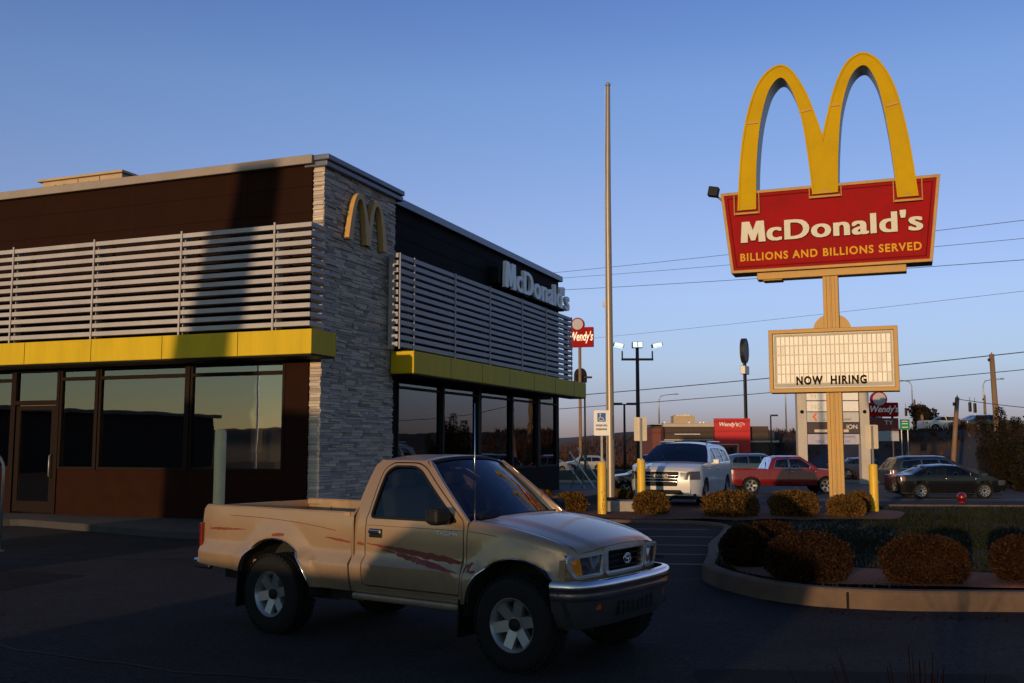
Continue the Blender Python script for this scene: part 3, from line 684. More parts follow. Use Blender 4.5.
# reader board
bd=thing('reader_board','cream reader board with changeable letters below the red arch sign','sign board',(8.298,25.75,.15),BR)
mb=MB(); mb.box(-1.50,1.52,-.26,.26,3.10-z0,4.62-z0); mb.build('panel',M['board'],bd)
P=[(-1.58,3.04-z0),(1.58,3.04-z0),(1.58,4.68-z0),(-1.58,4.68-z0)]
ring_prism('frame',P,inset(P,.10),-.33,.33,M['goldsign'],bd)
ring_prism('inner_frame',inset(P,.12),inset(P,.14),-.28,.28,M['signback'],bd)
mb=MB(); rg=random.Random(5)
for r_ in range(6):
    z=4.50-z0-r_*.245
    if r_<5: mb.box(-1.40,1.40,-.275,-.262,z-.245,z-.235)
    for c in range(25):
        if r_<5: x=-1.38+c*.112; mb.box(x,x+.090,-.268,-.261,z-.225,z-.01,rot=Matrix.Rotation(rg.uniform(-.05,.05),3,'Z'))
mb.build('letter_track',M['rail'],bd)
text('letters',"NOW  HIRING",.29,M['signblk'],bd,(-.05,-.285,3.25-z0),ext=.006,off=.012,sx=.78,space=1.22)
mb=MB(); mb.prism([( .47*math.cos(PI*i/14), 4.66-z0+.42*math.sin(PI*i/14)) for i in range(15)],-.05,.05); mb.box(-1.0,-.2,-.05,.05,4.68-z0,4.72-z0); mb.build('mounting_plate',M['goldsign'],bd)
fl_=thing('floodlight','small black floodlight on the upper left corner of the red sign','floodlight',(8.298,25.75,.15),BR)
mb=MB(); mb.box(-3.05,-2.78,-.5,-.26,8.36-z0,8.62-z0,rot=Matrix.Rotation(R(12),3,'Y')); mb.build('housing',M['blackpl'],fl_,bevel=.02)
mb=MB(); mb.tube([(-2.86,-.3,8.4-z0),(-2.70,-.25,8.25-z0)],.03); mb.build('bracket',M['goldsign'],fl_)
# ------------------------------------------------------------------ vehicles
def wheel(parent,x,y,r,wd,rr,kind='six',side=-1,far=False):
    """tyre + rim; outer face towards side (sign of y)"""
    S=Matrix.Translation((x,y,r))@Matrix.Diagonal((1,side,1,1))
    mb=MB(); h=wd/2; n=40 if not far else 20
    pr=[(rr*.98,-h*.8),(rr*1.02,-h),(r*.80,-h*1.08),(r*.93,-h*.98),(r*.985,-h*.8),(r,-h*.55),(r,h*.55),(r*.985,h*.8),(r*.93,h*.98),(r*.80,h*1.08),(rr*1.02,h),(rr*.98,h*.8)]
    mb.lathe(pr,n,S)
    if not far:
        for k in range(44):
            a=2*PI*k/44; rot=Matrix.Rotation(-a,3,'Y'); 
            for yy in (-h*.7,0,h*.7):
                vs=[]
                for (dx,dy,dz) in [(i,j,q) for q in(r-.004,r+.008) for j in(-h*.22,h*.22) for i in(-.018,.018)]:
                    p=rot@Vector((dx,0,dz)); p.y=yy+dy; vs.append(S@p)
                mb.add(vs,[(0,2,3,1),(4,5,7,6),(0,1,5,4),(2,6,7,3),(0,4,6,2),(1,3,7,5)])
    w_=MB(); w_.v=mb.v; w_.f=mb.f
    wo=w_.build('wheel',M['tyre'],parent,smooth=True,angle=35)
    m2=MB(); m2.lathe([(rr*.80,-h*.2),(rr*.86,h*.55),(rr*.93,h*.80),(rr*1.0,h*.98),(rr*1.03,h*.98),(rr*1.03,h*.8),(rr*.98,h*.5)],n,S)
    ns={'six':6,'five':5,'ten':10}[kind]
    for k in range(ns):
        a=2*PI*k/ns+.3; rot=Matrix.Rotation(a,4,'Y'); wi=rr*(.215 if ns==6 else .15 if ns==5 else .07); wo_=rr*(.20 if ns==6 else .17 if ns==5 else .08)
        poly=[(-wi,rr*.22),(wi,rr*.22),(wo_,rr*.90),(-wo_,rr*.90)]
        vs=[];
        for dy0,dy1 in ((h*.42,h*.62),):
            for (px,pz),yy in [(p,dy0 if p[1]<rr*.5 else dy1) for p in poly]: vs.append(S@(rot@Vector((px,yy+h*.16,pz))))
            for (px,pz),yy in [(p,dy0 if p[1]<rr*.5 else dy1) for p in poly]: vs.append(S@(rot@Vector((px*1.15,yy-h*.15,pz))))
        m2.add(vs,[(0,1,2,3),(7,6,5,4),(0,4,5,1),(1,5,6,2),(2,6,7,3),(3,7,4,0)])
    m2.lathe([(0,h*.72),(rr*.17,h*.70),(rr*.20,h*.6),(rr*.36,h*.58),(rr*.38,h*.3)],20,S)
    ro=m2.build('rim',M['alloy'],wo,smooth=True,angle=30)
    if not far:
        m4=MB(); m4.lathe([(0,h*.80),(rr*.20,h*.79),(rr*.235,h*.74),(rr*.24,h*.60)],20,S); m4.build('hub_cap',M['blackpl'],ro,smooth=True,angle=40)
    m3=MB(); m3.lathe([(0,h*.05),(rr*.80,h*.05),(rr*.82,-h*.3),(rr*.95,-h*.7)],20,S); m3.build('brake_disc',M['under'],wo)
    return wo
def arc(cx,cz,r,a0,a1,n=14): return [(cx+r*math.cos(R(a0+(a1-a0)*i/n)),cz+r*math.sin(R(a0+(a1-a0)*i/n))) for i in range(n+1)]
def dust(m,zlo,zhi,col,amt):
    n=m.node_tree.nodes;l=m.node_tree.links;b=n['Principled BSDF'];old=b.inputs['Base Color'].links[0].from_socket
    tc=n.new('ShaderNodeTexCoord'); sx=n.new('ShaderNodeSeparateXYZ'); l.new(tc.outputs['Object'],sx.inputs[0])
    nz=n.new('ShaderNodeTexNoise'); nz.inputs['Scale'].default_value=7; nz.inputs['Detail'].default_value=8; nz.inputs['Roughness'].default_value=.7; l.new(tc.outputs['Object'],nz.inputs['Vector'])
    mr=n.new('ShaderNodeMapRange'); mr.inputs['From Min'].default_value=zhi; mr.inputs['From Max'].default_value=zlo; l.new(sx.outputs[2],mr.inputs['Value'])
    mu=n.new('ShaderNodeMath'); mu.operation='MULTIPLY'; l.new(mr.outputs[0],mu.inputs[0]); l.new(nz.outputs['Fac'],mu.inputs[1])
    m2=n.new('ShaderNodeMath'); m2.operation='MULTIPLY'; m2.inputs[1].default_value=amt; m2.use_clamp=True; l.new(mu.outputs[0],m2.inputs[0])
    mx=n.new('ShaderNodeMix'); mx.data_type='RGBA'; l.new(m2.outputs[0],mx.inputs[0]); l.new(old,mx.inputs[6]); mx.inputs[7].default_value=tuple(col)+(1,); l.new(mx.outputs[2],b.inputs['Base Color'])
    if b.inputs['Metallic'].default_value: 
        iv=n.new('ShaderNodeMath'); iv.operation='MULTIPLY_ADD'; iv.inputs[1].default_value=-.4; iv.inputs[2].default_value=b.inputs['Metallic'].default_value; iv.use_clamp=True; l.new(m2.outputs[0],iv.inputs[0]); l.new(iv.outputs[0],b.inputs['Metallic'])
dust(M['tan'],.40,.95,(.13,.105,.08),1.5)
# ---------- hero pickup
PT=thing('pickup_truck','tan two-door pickup with reddish-brown side stripes crossing in front of the restaurant','pickup truck',(.396,8.46,0),-.62)
YW=.768; BELT=1.10
ARCH=[(.09,.37,.475),(-2.62,.37,.485)]
def hw(x,z):
    w_=YW
    w_+=.052*(1-sstep(z,.700,.765))-.022                      # lower body stands proud below the crease
    w_-=.035*max(0,(.70-z)/.22)**2
    w_-=.018*max(0,(z-.9)/.2)**2 if z<BELT else .018
    if x>.05: w_-=.085*((x-.05)/.42)**2
    if z>BELT and x>-1.75: w_-=(z-BELT)*.37+.05*max(0,(z-BELT)/.47)**3
    if x<-3.4: w_-=.03*((-3.4-x)/.34)**2
    for cx,cz,r in ARCH:
        q=math.hypot(x-cx,z-cz)
        if z>.40 and q<r+.17: w_+=.024*(1-sstep(q,r+.05,r+.13))+.006*(1-sstep(q,r,r+.17))
    return w_
def S(x,z): return (x,-hw(x,z),z)
RIM=lambda u,v:(0,.03,0)
def sidepart(name,outline,holes,m,step=.06,rim=.03,parent=PT,both=True,sm=42):
    mb=MB(); panel(mb,S,outline,holes,step,(0,rim,0) if rim else None)
    if both:
        m2=MB(); m2.v=[(x,-y,z) for x,y,z in mb.v]; m2.f=[f[::-1] for f in mb.f]; m2.build(name,m,parent,smooth=True,angle=sm)
    return mb.build(name,m,parent,smooth=True,angle=sm,fix=True)
def under(x0,x1,zb):  # bottom outline from x0 to x1 with arches
    P=[(x0,zb)]
    for cx,cz,r in sorted(ARCH):
        if x0<cx<x1 or (x0<cx+r and x1>cx-r):
            a=math.degrees(math.asin(max(-1,min(1,(zb-cz)/r))))
            for p in arc(cx,cz,r,180-a,a): 
                if x0<p[0]<x1: P.append(p)
    P.append((x1,zb)); return P
bed=[(-3.735,.56)]+[(-3.735+.6,.53)]+[p for p in arc(-2.62,.37,.485,161,10,16)]+[(-2.12,.46),(-1.665,.46),(-1.665,1.115),(-3.70,1.115),(-3.735,1.08)]
sidepart('bed_side',bed,[],M['tan'])
# inward rounded bed rail + inner wall
mb=MB(); X=[-3.70+i*(2.035/20) for i in range(21)]
rows=[[(x,-hw(x,1.115),1.115),(x,-hw(x,1.1)+.015,1.128),(x,-hw(x,1.1)+.055,1.128),(x,-hw(x,1.1)+.07,1.115),(x,-hw(x,1.1)+.07,1.07),(x,-.66,1.06),(x,-.66,.88 if abs(x+2.62)<.56 else .62)] for x in X]
mb.grid(rows); mirror(mb)
for s in(-1,1):
    for x in (-3.4,-2.9,-2.35,-1.9): mb.box(x-.05,x+.05,s*.66-.02,s*.66+.02,.88,1.05)
mb.box(-3.70,-1.70,-.66,.66,.60,.63); mb.box(-1.74,-1.70,-.72,.72,.63,1.12); mb.box(-1.77,-1.70,-.735,.735,1.09,1.125)
for y in (-.5,-.25,0,.25,.5): mb.box(-1.765,-1.74,y-.04,y+.04,.66,1.06)
mb.build('bed_liner',M['tanliner'],PT,smooth=True,angle=30)
mb=MB(); mb.box(-3.745,-3.70,-.66,.66,.62,1.11); mb.box(-3.748,-3.745,-.5,.5,.78,.98);tg=mb.build('tailgate',M['tan'],PT,bevel=.012)
mb=MB(); 
for s in(-1,1): mb.box(-3.765,-3.70,s*.735-.045,s*.735+.045,.70,.98)
# tail lights one each
for s in(-1,1):
    q=MB(); q.box(-3.748,-3.705,s*.705-.05,s*.705+.043,.72,.95); q.build('tail_light',M['redlens'],PT,bevel=.012)
# bumper rear
mb=MB(); mb.box(-3.87,-3.77,-.72,.72,.50,.60); mb.box(-3.80,-3.6,-.735,-.68,.50,.585); mb.box(-3.80,-3.6,.68,.735,.50,.585); mb.build('rear_bumper',M['chrome'],PT,bevel=.02)
# cab: door with frame, shell round it
dfro=[(-1.50,.53),(-1.50,1.08),(-1.485,1.14),(-1.462,1.505),(-1.38,1.553),(-1.10,1.553),(-.995,1.515),(-.455,1.105),(-.44,1.07),(-.43,.53)]
dfr=rnd(dfro,[.03,0,.02,.06,.03,.05,.08,.04,.06,.03],3)
win=rnd([(-1.46,1.09),(-1.43,1.48),(-1.36,1.530),(-1.13,1.530),(-1.03,1.492),(-.505,1.09)],[.045,.08,.05,.06,.08,.04],4)
sidepart('door',dfr,[win],M['tan'],.055,.035)
def grow(P,d):
    ar=sum(P[i-1][0]*P[i][1]-P[i][0]*P[i-1][1] for i in range(len(P))); return inset(P,-d if ar>0 else d)
shell=[(-1.645,.46),(-.40,.46),(-.40,1.085)]+[(-.395,1.10),(-.94,1.545),(-1.0,1.578),(-1.535,1.578),(-1.585,1.54),(-1.645,1.12)]
sidepart('cab_shell',shell,[grow(dfr,.010)],M['tan'],.055,.03)
_S=S
S=lambda x,z:(x,-hw(x,z)-.003,z)
sidepart('window_seal',grow(win,.006),[grow(win,-.012)],M['blackpl'],.05,.03)
S=_S
mb=MB(); panel(mb,lambda x,z:(x,-hw(x,z)+.016,z),grow(win,-.01),[],.12); g1=MB(); g1.v=mb.v[:]; g1.f=mb.f[:]
g1.build('side_window',M['autog'],PT,smooth=True)
mb.v=[(x,-y,z) for x,y,z in mb.v]; mb.build('side_window',M['autog'],PT,smooth=True)
# fender + hood
def ztop(x): return sinterp([(-.45,1.105),(-.1,1.07),(.25,1.005),(.5,.945),(.72,.885)],x)   # outer hood edge
def hoodz(x,y):
    w_=hw(x,ztop(x)-.05); a=min(1,abs(y)/w_); e=ztop(x)
    z=e+.055*(1-a*a)-(.0 if a<.0 else 0)
    r=.075; q=(abs(y)-(w_-r))/r
    if q>0: z-=r*.85*(1-math.sqrt(max(0,1-q*q)))
    z+=.010*sstep(.62-abs(abs(y)-.0),-.02,.02)*0
    z-=.012*sstep(abs(y),.40,.46)*(1-sstep(abs(y),.60,.66))
    return z
def xf(y,z=.9): return .635-.125*(abs(y)/.74)**2.4-(.9-z)*-.02
fs_=lambda x:ztop(x)-.064
fend=[(-.392,.46)]+[p for p in arc(.09,.37,.475,168,42,16)]+[(.475,.70)]+[(x_/1000,fs_(x_/1000)) for x_ in range(475,-392,-60)]+[(-.392,fs_(-.392))]
sidepart('front_fender',fend,[],M['tan'])
mb=MB(); rows=[]
for i in range(31):
    t=i/30; row=[]
    for j in range(7):
        a=j/6; 
        x0=-.392; x1=None
        yy_=None
        # strip between |y|=.60 and the body side
        x=lerp(x0,.49,t); wmx=hw(x,fs_(x)); y=lerp(.605,wmx,math.sin(a*PI/2)); x=lerp(x0,min(xf(y),.665)-.0,t); wmx=hw(min(x,.475),fs_(x)); y=lerp(.605,wmx,math.sin(a*PI/2))
        row.append((x,-y,hoodz(x,y) if a<1 else fs_(x)))
    rows.append(row)
mb.grid(rows); mirror(mb); mb.build('fender_top',M['tan'],PT,smooth=True)
mb=MB(); rows=[]
for i in range(31):
    t=i/30; rows.append([(lerp(-.37+.10*(1-(y/.6)**2),xf(y)+.005,t),y,hoodz(lerp(-.37+.10*(1-(y/.6)**2),xf(y),t),y)-(.018*max(0,(t-.93)/.07)**2)) for y in [-.60+.04*k for k in range(31)]])
mb.grid(rows); hd=mb.build('hood',M['tan'],PT,smooth=True)

# cowl
mb=MB(); mb.grid([[(-.60+.16*(1-(y/.7)**2),y,1.085+.02*(1-(y/.7)**2)) for y in [-.72+.06*k for k in range(25)]],[(-.36+.10*(1-(y/.6)**2),y,1.075+.05*(1-(y/.7)**2)) for y in [-.72+.06*k for k in range(25)]]]); mb.build('cowl',M['blackpl'],PT,smooth=True)
# nose panel (y,z)->x
def F(y,z): return (xf(y)+.004-(.88-z)*.10*(1 if z<.88 else 0),y,z)
def nosetop(y): return hoodz(xf(y),y)-.022
nose=[(-.725,.675)]+[(.725,.675)]+[(y/1000,nosetop(y/1000)) for y in range(725,-726,-50)]
gr=rnd([(-.275,.735),(.275,.735),(.30,.905),(-.30,.905)],.03)
hl=rnd([(-.355,.735),(-.345,.885),(-.685,.865),(-.70,.83),(-.62,.725)],.02)
hr=[(-a,b) for a,b in hl]
mb=MB(); panel(mb,F,nose,[gr,hl,hr],.06,(-.05,0,0)); mb.build('nose_panel',M['tan'],PT,smooth=True,angle=40)
def ring2(name,P,d,m,off=.01,parent=PT):
    mb=MB(); f2=lambda y,z:(F(y,z)[0]+off,y,z); panel(mb,f2,grow(P,d),[grow(P,-.006)],.06,(-.03,0,0)); return mb.build(name,m,parent,smooth=True,angle=40)
gro=ring2('grille_surround',gr,.030,M['silvertrim'])
mb=MB()
mb.box(.50,.52,-.34,.34,.70,.93)
gb=mb.build('grille',M['blackpl'],PT)
mb=MB()
for z in (.765,.81,.855,.895):
    mb.grid([[ (xf(y)-.028+d_,y,z+e_) for y in [-.29+.058*k for k in range(11)]] for d_,e_ in ((0,-.008),(.018,-.006),(.018,.006),(0,.008))])
mb.build('grille_bar',M['blackpl'],gb)
mb=MB()
for (a,b,rot) in ((.058,.038,0),(.022,.036,0),(.040,.014,0)):
    q=[(xf(0)+.004,a*math.cos(t*PI/12),.82+(.010 if a==.040 else 0)+b*math.sin(t*PI/12)) for t in range(25)]; mb.tube(q,.0045,6,False)
mb.build('emblem',M['chrome'],gb,smooth=True)
for P in (hl,hr):
    o=ring2('headlight',P,.022,M['silvertrim'],.010)
    s=-1 if P[0][0]<0 else 1
    mb=MB(); panel(mb,lambda y,z:(F(y,z)[0]-.004,y,z),grow(P,.0),[],.08); mb.build('lens',M['lens'],o,smooth=True)
    mb=MB(); tp=rnd([(s*.555,.735),(s*.60,.875),(s*.70,.855),(s*.69,.83),(s*.62,.735)],.015); panel(mb,lambda y,z:(F(y,z)[0]+.003,y,z),tp,[],.05); mb.build('turn_signal',M['orange'],o,smooth=True)
# front bumper
def plan(t): # t -1..1
    P=[(0,.75),(.35,.738),(.58,.705),(.70,.655),(.765,.585),(.80,.48),(.81,.43)]
    L=[0]; 
    for a,b in zip(P,P[1:]): L.append(L[-1]+math.hypot(b[0]-a[0],b[1]-a[1]))
    u=abs(t)*L[-1]; y=sinterp([(l,p[0]) for l,p in zip(L,P)],u); x=sinterp([(l,p[1]) for l,p in zip(L,P)],u); return x,(y if t>0 else -y)
def bump(prof,name,m,dz=0):
    mb=MB(); rows=[]
    for i in range(49):
        t=-1+i/24; x,y=plan(t); x2,y2=plan(max(-1,t-.01));x3,y3=plan(min(1,t+.01)); tt=Vector((x3-x2,y3-y2)).normalized(); nrm=Vector((tt.y,-tt.x))
        rows.append([(x+nrm.x*o_,y+nrm.y*o_,z+dz) for o_,z in prof])
    mb.grid(rows); return mb.build(name,m,PT,smooth=True,angle=50)
fb=bump([(-.06,.705),(-.02,.703),(-.003,.692),(.004,.67),(.004,.645),(-.006,.63),(-.004,.61),(-.004,.585),(-.014,.56),(-.06,.555)],'front_bumper',mat('worn_chrome',(.66,.66,.68),.2,metal=1,var=.08,scale=5))
vb=bump([(-.02,.56),(-.03,.52),(-.05,.42),(-.09,.35),(-.2,.34)],'bumper_valance',mat('grey_valance',(.028,.028,.03),.7))
for s in(-1,1):
    q=MB(); q.box(.655,.671,s*.56-.06,s*.56+.06,.49,.53,rot=Matrix.Rotation(s*.45,3,'Z')); q.build('marker_light',M['marker'],vb)
mb=MB(); mb.box(.69,.715,-.28,.28,.42,.53); 
for k in range(8): mb.box(.715,.72,-.28+k*.075,-.27+k*.075,.42,.53)
mb.box(.715,.72,-.28,.28,.47,.48); mb.build('air_intake',M['blackpl'],vb)
# roof, windshield, back
def roofz(x,y):
    e=1.578; w_=hw(x,1.578); a=min(1,abs(y)/w_); return e+.048*(1-a**2.6)*(1-.12*((x+1.28)/.3)**2)
mb=MB(); rows=[]
for i in range(17):
    t=i/16; rows.append([(lerp(-1.535,-1.0+.05*(1-s_*s_),t),s_*hw(-1.28,1.578),roofz(lerp(-1.535,-1.03,t),s_*hw(-1.28,1.578))-(.012*(max(0,t-.9)/.1)**2)-(.02*(max(0,.1-t)/.1)**2)) for s_ in [math.sin((-1+k/12)*PI/2) for k in range(25)]])
mb.grid(rows); mb.build('roof',M['tan'],PT,smooth=True)
def wsp(s_,t,dx=0):
    xb=-.525+.17*(1-s_*s_); yb=s_*.675; zb=1.092+.015*(1-s_*s_)
    xt=-1.01+.055*(1-s_*s_); yt=s_*.518; zt=roofz(-1.0,yt)-.012
    return (lerp(xb,xt,t)+.02*math.sin(t*PI)*.6+dx,lerp(yb,yt,t),lerp(zb,zt,t)+.012*math.sin(t*PI))
mb=MB(); mb.grid([[wsp(-.985+1.97*k/20,.02+.95*i/10) for k in range(21)] for i in range(11)]); mb.build('windshield',M['autog'],PT,smooth=True)
for s in (-1,1):
    mb=MB(); rows=[]
    for i in range(11):
        t=i/10; x=lerp(-.395,-.97,t); z=lerp(1.10,1.565,t); a=Vector((x,s*hw(x,z),z)); b=Vector(wsp(s*.985,.01+.97*t)); mid=(a+b)/2+Vector((.02,s*.018,.012)); rows.append([a,a.lerp(mid,.6)+Vector((.002,s*.004,.002)),mid,b.lerp(mid,.4),b])
    mb.grid(rows); mb.build('windshield_pillar',M['tan'],PT,smooth=True)
mb=MB(); 
def strip(a0,a1,b0,b1):
    mb.grid([[tuple(Vector(wsp(lerp(a0,a1,k/16),lerp(b0,b1,i)))+Vector((.006,0,.006))) for k in range(17)] for i in (0,1)])
strip(-1,-.93,0,1);strip(.93,1,0,1);strip(-1,1,0,.05);strip(-1,1,.95,1); mb.build('windshield_seal',M['blackpl'],PT,smooth=True)
def BK(y,z): return (-1.648+max(0,z-1.12)*.235-.02*(1-(y/.75)**2),y,z)
hb=lambda z:hw(-1.6,z)-.01
back=[(-.76,.6),(.76,.6),(.762,1.1)]+[(hb(z),z) for z in (1.2,1.3,1.4,1.5,1.585)]+[(y,roofz(-1.53,y)-.012) for y in (.5,.3,0,-.3,-.5)]+[(-hb(z),z) for z in (1.585,1.5,1.4,1.3,1.2)]+[(-.762,1.1)]
rw=rnd([(-.58,1.16),(.58,1.16),(.50,1.50),(-.50,1.50)],.05)
mb=MB(); panel(mb,BK,back,[rw],.07,(.02,0,0)); mb.build('cab_back',M['tan'],PT,smooth=True,angle=40)
mb=MB(); panel(mb,lambda y,z:(BK(y,z)[0]+.01,y,z),rw,[],.15); mb.build('rear_window',M['autog'],PT,smooth=True)
# arch trims, rocker, mirrors, handles, antenna, flaps
for cx,cz,r in ARCH:
    for s in(-1,1):
        mb=MB(); P=[];Q=[]
        a0,a1=(169,42) if cx>-1 else (162,12)
        mb.tube([(x,s*(hw(x,z)+.003),z) for x,z in arc(cx,cz,r-.002,a0,a1,22)],.009,6); mb.build('arch_trim',M['chrome'],PT,smooth=True)
    mb=MB()
    for s in(-1,1):
        mb.grid([[(x,s*y,z) for y in (.80,.42)] for x,z in arc(cx,cz,r+.004,180,0,16)])
        mb.box(cx-r,cx+r,s*.42-.01,s*.42+.01,.3,cz+r)
    mb.build('wheel_well',M['under'],PT,smooth=True,angle=40)
mb=MB(); mb.box(-1.62,-.43,-.79,.79,.40,.455); mb.build('rocker_panel',M['tan'],PT,bevel=.02)
mb=MB(); mb.box(-3.6,.55,-.38,-.30,.42,.52); mb.box(-3.6,.55,.30,.38,.42,.52); mb.tube([(-2.62,-.7,.37),(-2.62,.7,.37)],.06); mb.tube([(0,-.7,.37),(0,.7,.37)],.05); mb.box(-.6,.5,-.35,.35,.36,.9); mb.box(-1.6,-.5,-.7,.7,.46,.50); mb.box(-2.1,-1.7,-.55,.55,.34,.5); mb.box(-3.65,-3.1,-.5,.5,.4,.58)
mb.build('chassis',M['under'],PT)
for s in(-1,1):
    mb=MB(); y0=hw(-.6,1.12); mb.box(-.66,-.53,y0+.05,y0+.23,1.075,1.215); m_=mb
    m_.v=[(x,s*y,z) for x,y,z in m_.v]; o=m_.build('mirror',M['blackpl'],PT,bevel=.035)
    mb=MB(); mb.box(-.62,-.56,min(s*(y0-.03),s*(y0+.06)),max(s*(y0-.03),s*(y0+.06)),1.09,1.15); mb.build('mirror_arm',M['blackpl'],o,bevel=.01)
    mb=MB(); mb.box(-.668,-.661,min(s*(y0+.07),s*(y0+.21)),max(s*(y0+.07),s*(y0+.21)),1.095,1.195); mb.build('mirror_glass',M['chrome'],o)
    y0=hw(-1.38,.97)
    mb=MB(); a,b=sorted((s*(y0-.005),s*(y0+.006))); mb.box(-1.46,-1.31,a,b,.925,1.0); o=mb.build('door_handle',M['blackpl'],PT,bevel=.01)
    mb=MB(); a,b=sorted((s*(y0+.004),s*(y0+.026))); mb.box(-1.455,-1.315,a,b,.960,.993); mb.build('lever',M['chrome'],o,bevel=.008)
mb=MB(); mb.cyl(-.36,-.69,1.04,1.085,.018); mb.tube([(-.36,-.69,1.08),(-.365,-.69,2.05)],[.0045,.003],6); mb.build('antenna',M['chrome'],PT,smooth=True)
for cx in (-.44,-3.10):
    for s in(-1,1):
        mb=MB(); mb.box(cx-.01,cx+.006,s*.68-.12,s*.68+.12,.20,.55 if cx<-1 else .50,rot=Matrix.Rotation(R(4),3,'Y')); mb.build('mud_flap',M['blackpl'],PT)
mb=MB()
mb.tube([(-.40,-.55,1.12),(-.30,-.1,1.135)],.009,6); mb.tube([(-.34,.0,1.125),(-.38,.52,1.13)],.009,6); mb.tube([(-.40,-.55,1.135),(-.52,-.2,1.19),(-.54,-.02,1.2)],.005,6); mb.build('wiper',M['blackpl'],PT)
# decals
def decal(P,name='stripe_decal',m=None,both=True):
    mb=MB(); panel(mb,lambda x,z:(x,-hw(x,z)-.0025,z),P,[],.05)
    if both: mirror(mb)
    return mb.build(name,m or M['decal'],PT,smooth=True)
rg=random.Random(9)
def brushstroke(x0,z0,x1,z1,h0,h1,n=26,flip=False):
    up=[];dn=[]
    for i in range(n+1):
        t=i/n; x=lerp(x0,x1,t); z=lerp(z0,z1,t); h=lerp(h0,h1,t)*math.sin(PI*min(1,max(.02,t*.92+.04)))**.5
        up.append((x,z+h*(.5+rg.uniform(-.14,.14)))); dn.append((x,z-h*(.5+rg.uniform(-.14,.14))))
    return up+dn[::-1]
for a in [(-1.49,.875,-.44,.775,.02,.075),(-1.14,.80,-.46,.70,.06,.02),(-1.32,.835,-1.16,.81,.012,.02)]: decal(brushstroke(*a))
for a in [(-1.99,.90,-1.68,.872,.012,.03),(-1.60,.87,-1.51,.862,.03,.02),(-3.6,.90,-3.05,.915,.035,.010),(-2.66,.885,-2.5,.895,.03,.03)]: decal(brushstroke(*a))
decal(brushstroke(-.388,.765,-.27,.73,.09,.05,8)); 
P=[(-3.30+i*.06, 1.04-.075*(i/24)**2.4) for i in range(25)]; decal(P+[(x,z-.006) for x,z in P[::-1]],'pinstripe',M['decal'])
for (x0,x1) in ((-1.49,-.44),(-.385,-.1)): decal([(x0,1.030),(x1,1.030 if x1<-.4 else 1.005),(x1,1.025 if x1<-.4 else 1.0),(x0,1.025)],'pinstripe',M['decal'])
text('door_badge','TACOMA',.042,M['signwhite'],PT,(-.60,-hw(-.6,1.0)-.003,.985),(R(90),0,0),.002,.001,0,1.2)
for x in(.09,-2.625):
    for s in(-1,1): wheel(PT,x,s*.70,.355,.24,.200,'six',s)
# interior
mb=MB()
for s in(-.37,.37): mb.box(-1.42,-1.27,s-.25,s+.25,.80,1.33,rot=Matrix.Rotation(R(-10),3,'Y')); mb.box(-1.38,-.86,s-.25,s+.25,.68,.84); mb.box(-1.46,-1.36,s-.13,s+.13,1.34,1.48)
mb.build('seat',M['seat'],PT,bevel=.04)
mb=MB(); mb.box(-.62,-.40,-.70,.70,.70,1.06); mb.box(-1.6,-.4,-.70,.70,.50,.53); mb.build('dashboard',M['seat'],PT,bevel=.04)
mb=MB(); q=Matrix.Translation((-.76,.36,1.03))@Matrix.Rotation(R(-65),4,'Y'); mb.tube([q@Vector((.18*math.cos(a*PI/12),.18*math.sin(a*PI/12),0)) for a in range(25)],.014,8,False); mb.tube([q@Vector((-.17,0,0)),q@Vector((.17,0,0))],.012); mb.tube([q@Vector((0,0,0)),(-.5,.36,.92)],.02); mb.build('steering_wheel',M['blackpl'],PT,smooth=True)
# ---------- driver
def skin(name,V,E,m,parent,root=0,sub=2):
    me=bpy.data.meshes.new(name); me.from_pydata([v[:3] for v in V],E,[]); o=link(bpy.data.objects.new(name,me),parent)
    me.materials.append(m); md=o.modifiers.new('skin','SKIN'); 
    sv=me.skin_vertices[0].data if me.skin_vertices else None
    if sv is None:
        bm=bmesh.new(); bm.from_mesh(me); bm.verts.layers.skin.verify(); bm.to_mesh(me); bm.free(); sv=me.skin_vertices[0].data
    for i,v in enumerate(V):
        r_=v[3]; sv[i].radius=(r_,r_ if len(v)<5 else v[4]); sv[i].use_root=(i==root)
    ss=o.modifiers.new('sub','SUBSURF'); ss.levels=sub; ss.render_levels=sub
    dg=bpy.context.evaluated_depsgraph_get(); dg.update(); m2=bpy.data.meshes.new_from_object(o.evaluated_get(dg)); o.modifiers.clear(); o.data=m2; m2.name=name; m2.shade_smooth()
    if not m2.materials: m2.materials.append(m)
    return o
PD=thing('person','driver in a dark jacket seated behind the wheel inside the tan pickup cab','person',(.396,8.46,0),-.62)
dx=-1.18;dy=.36
body=skin('body',[(dx,dy,.86,.15),(dx-.05,dy,1.02,.15),(dx-.08,dy,1.2,.15),(dx-.07,dy,1.30,.07),(dx-.05,dy,1.38,.06),
 (dx-.07,dy-.17,1.24,.07),(dx+.08,dy-.25,1.03,.05),(dx+.30,dy-.14,1.10,.035),(dx+.38,dy-.11,1.12,.035),
 (dx-.07,dy+.17,1.24,.07),(dx+.08,dy+.22,1.03,.05),(dx+.30,dy+.14,1.10,.035),(dx+.38,dy+.11,1.12,.035),
 (dx+.22,dy-.1,.87,.085),(dx+.55,dy-.13,.85,.07),(dx+.62,dy-.13,.62,.05),(dx+.22,dy+.1,.87,.085),(dx+.55,dy+.13,.85,.07),(dx+.62,dy+.13,.62,.05)],
 [(0,1),(1,2),(2,3),(3,4),(2,5),(5,6),(6,7),(7,8),(2,9),(9,10),(10,11),(11,12),(0,13),(13,14),(14,15),(0,16),(16,17),(17,18)],M['cloth'],PD)
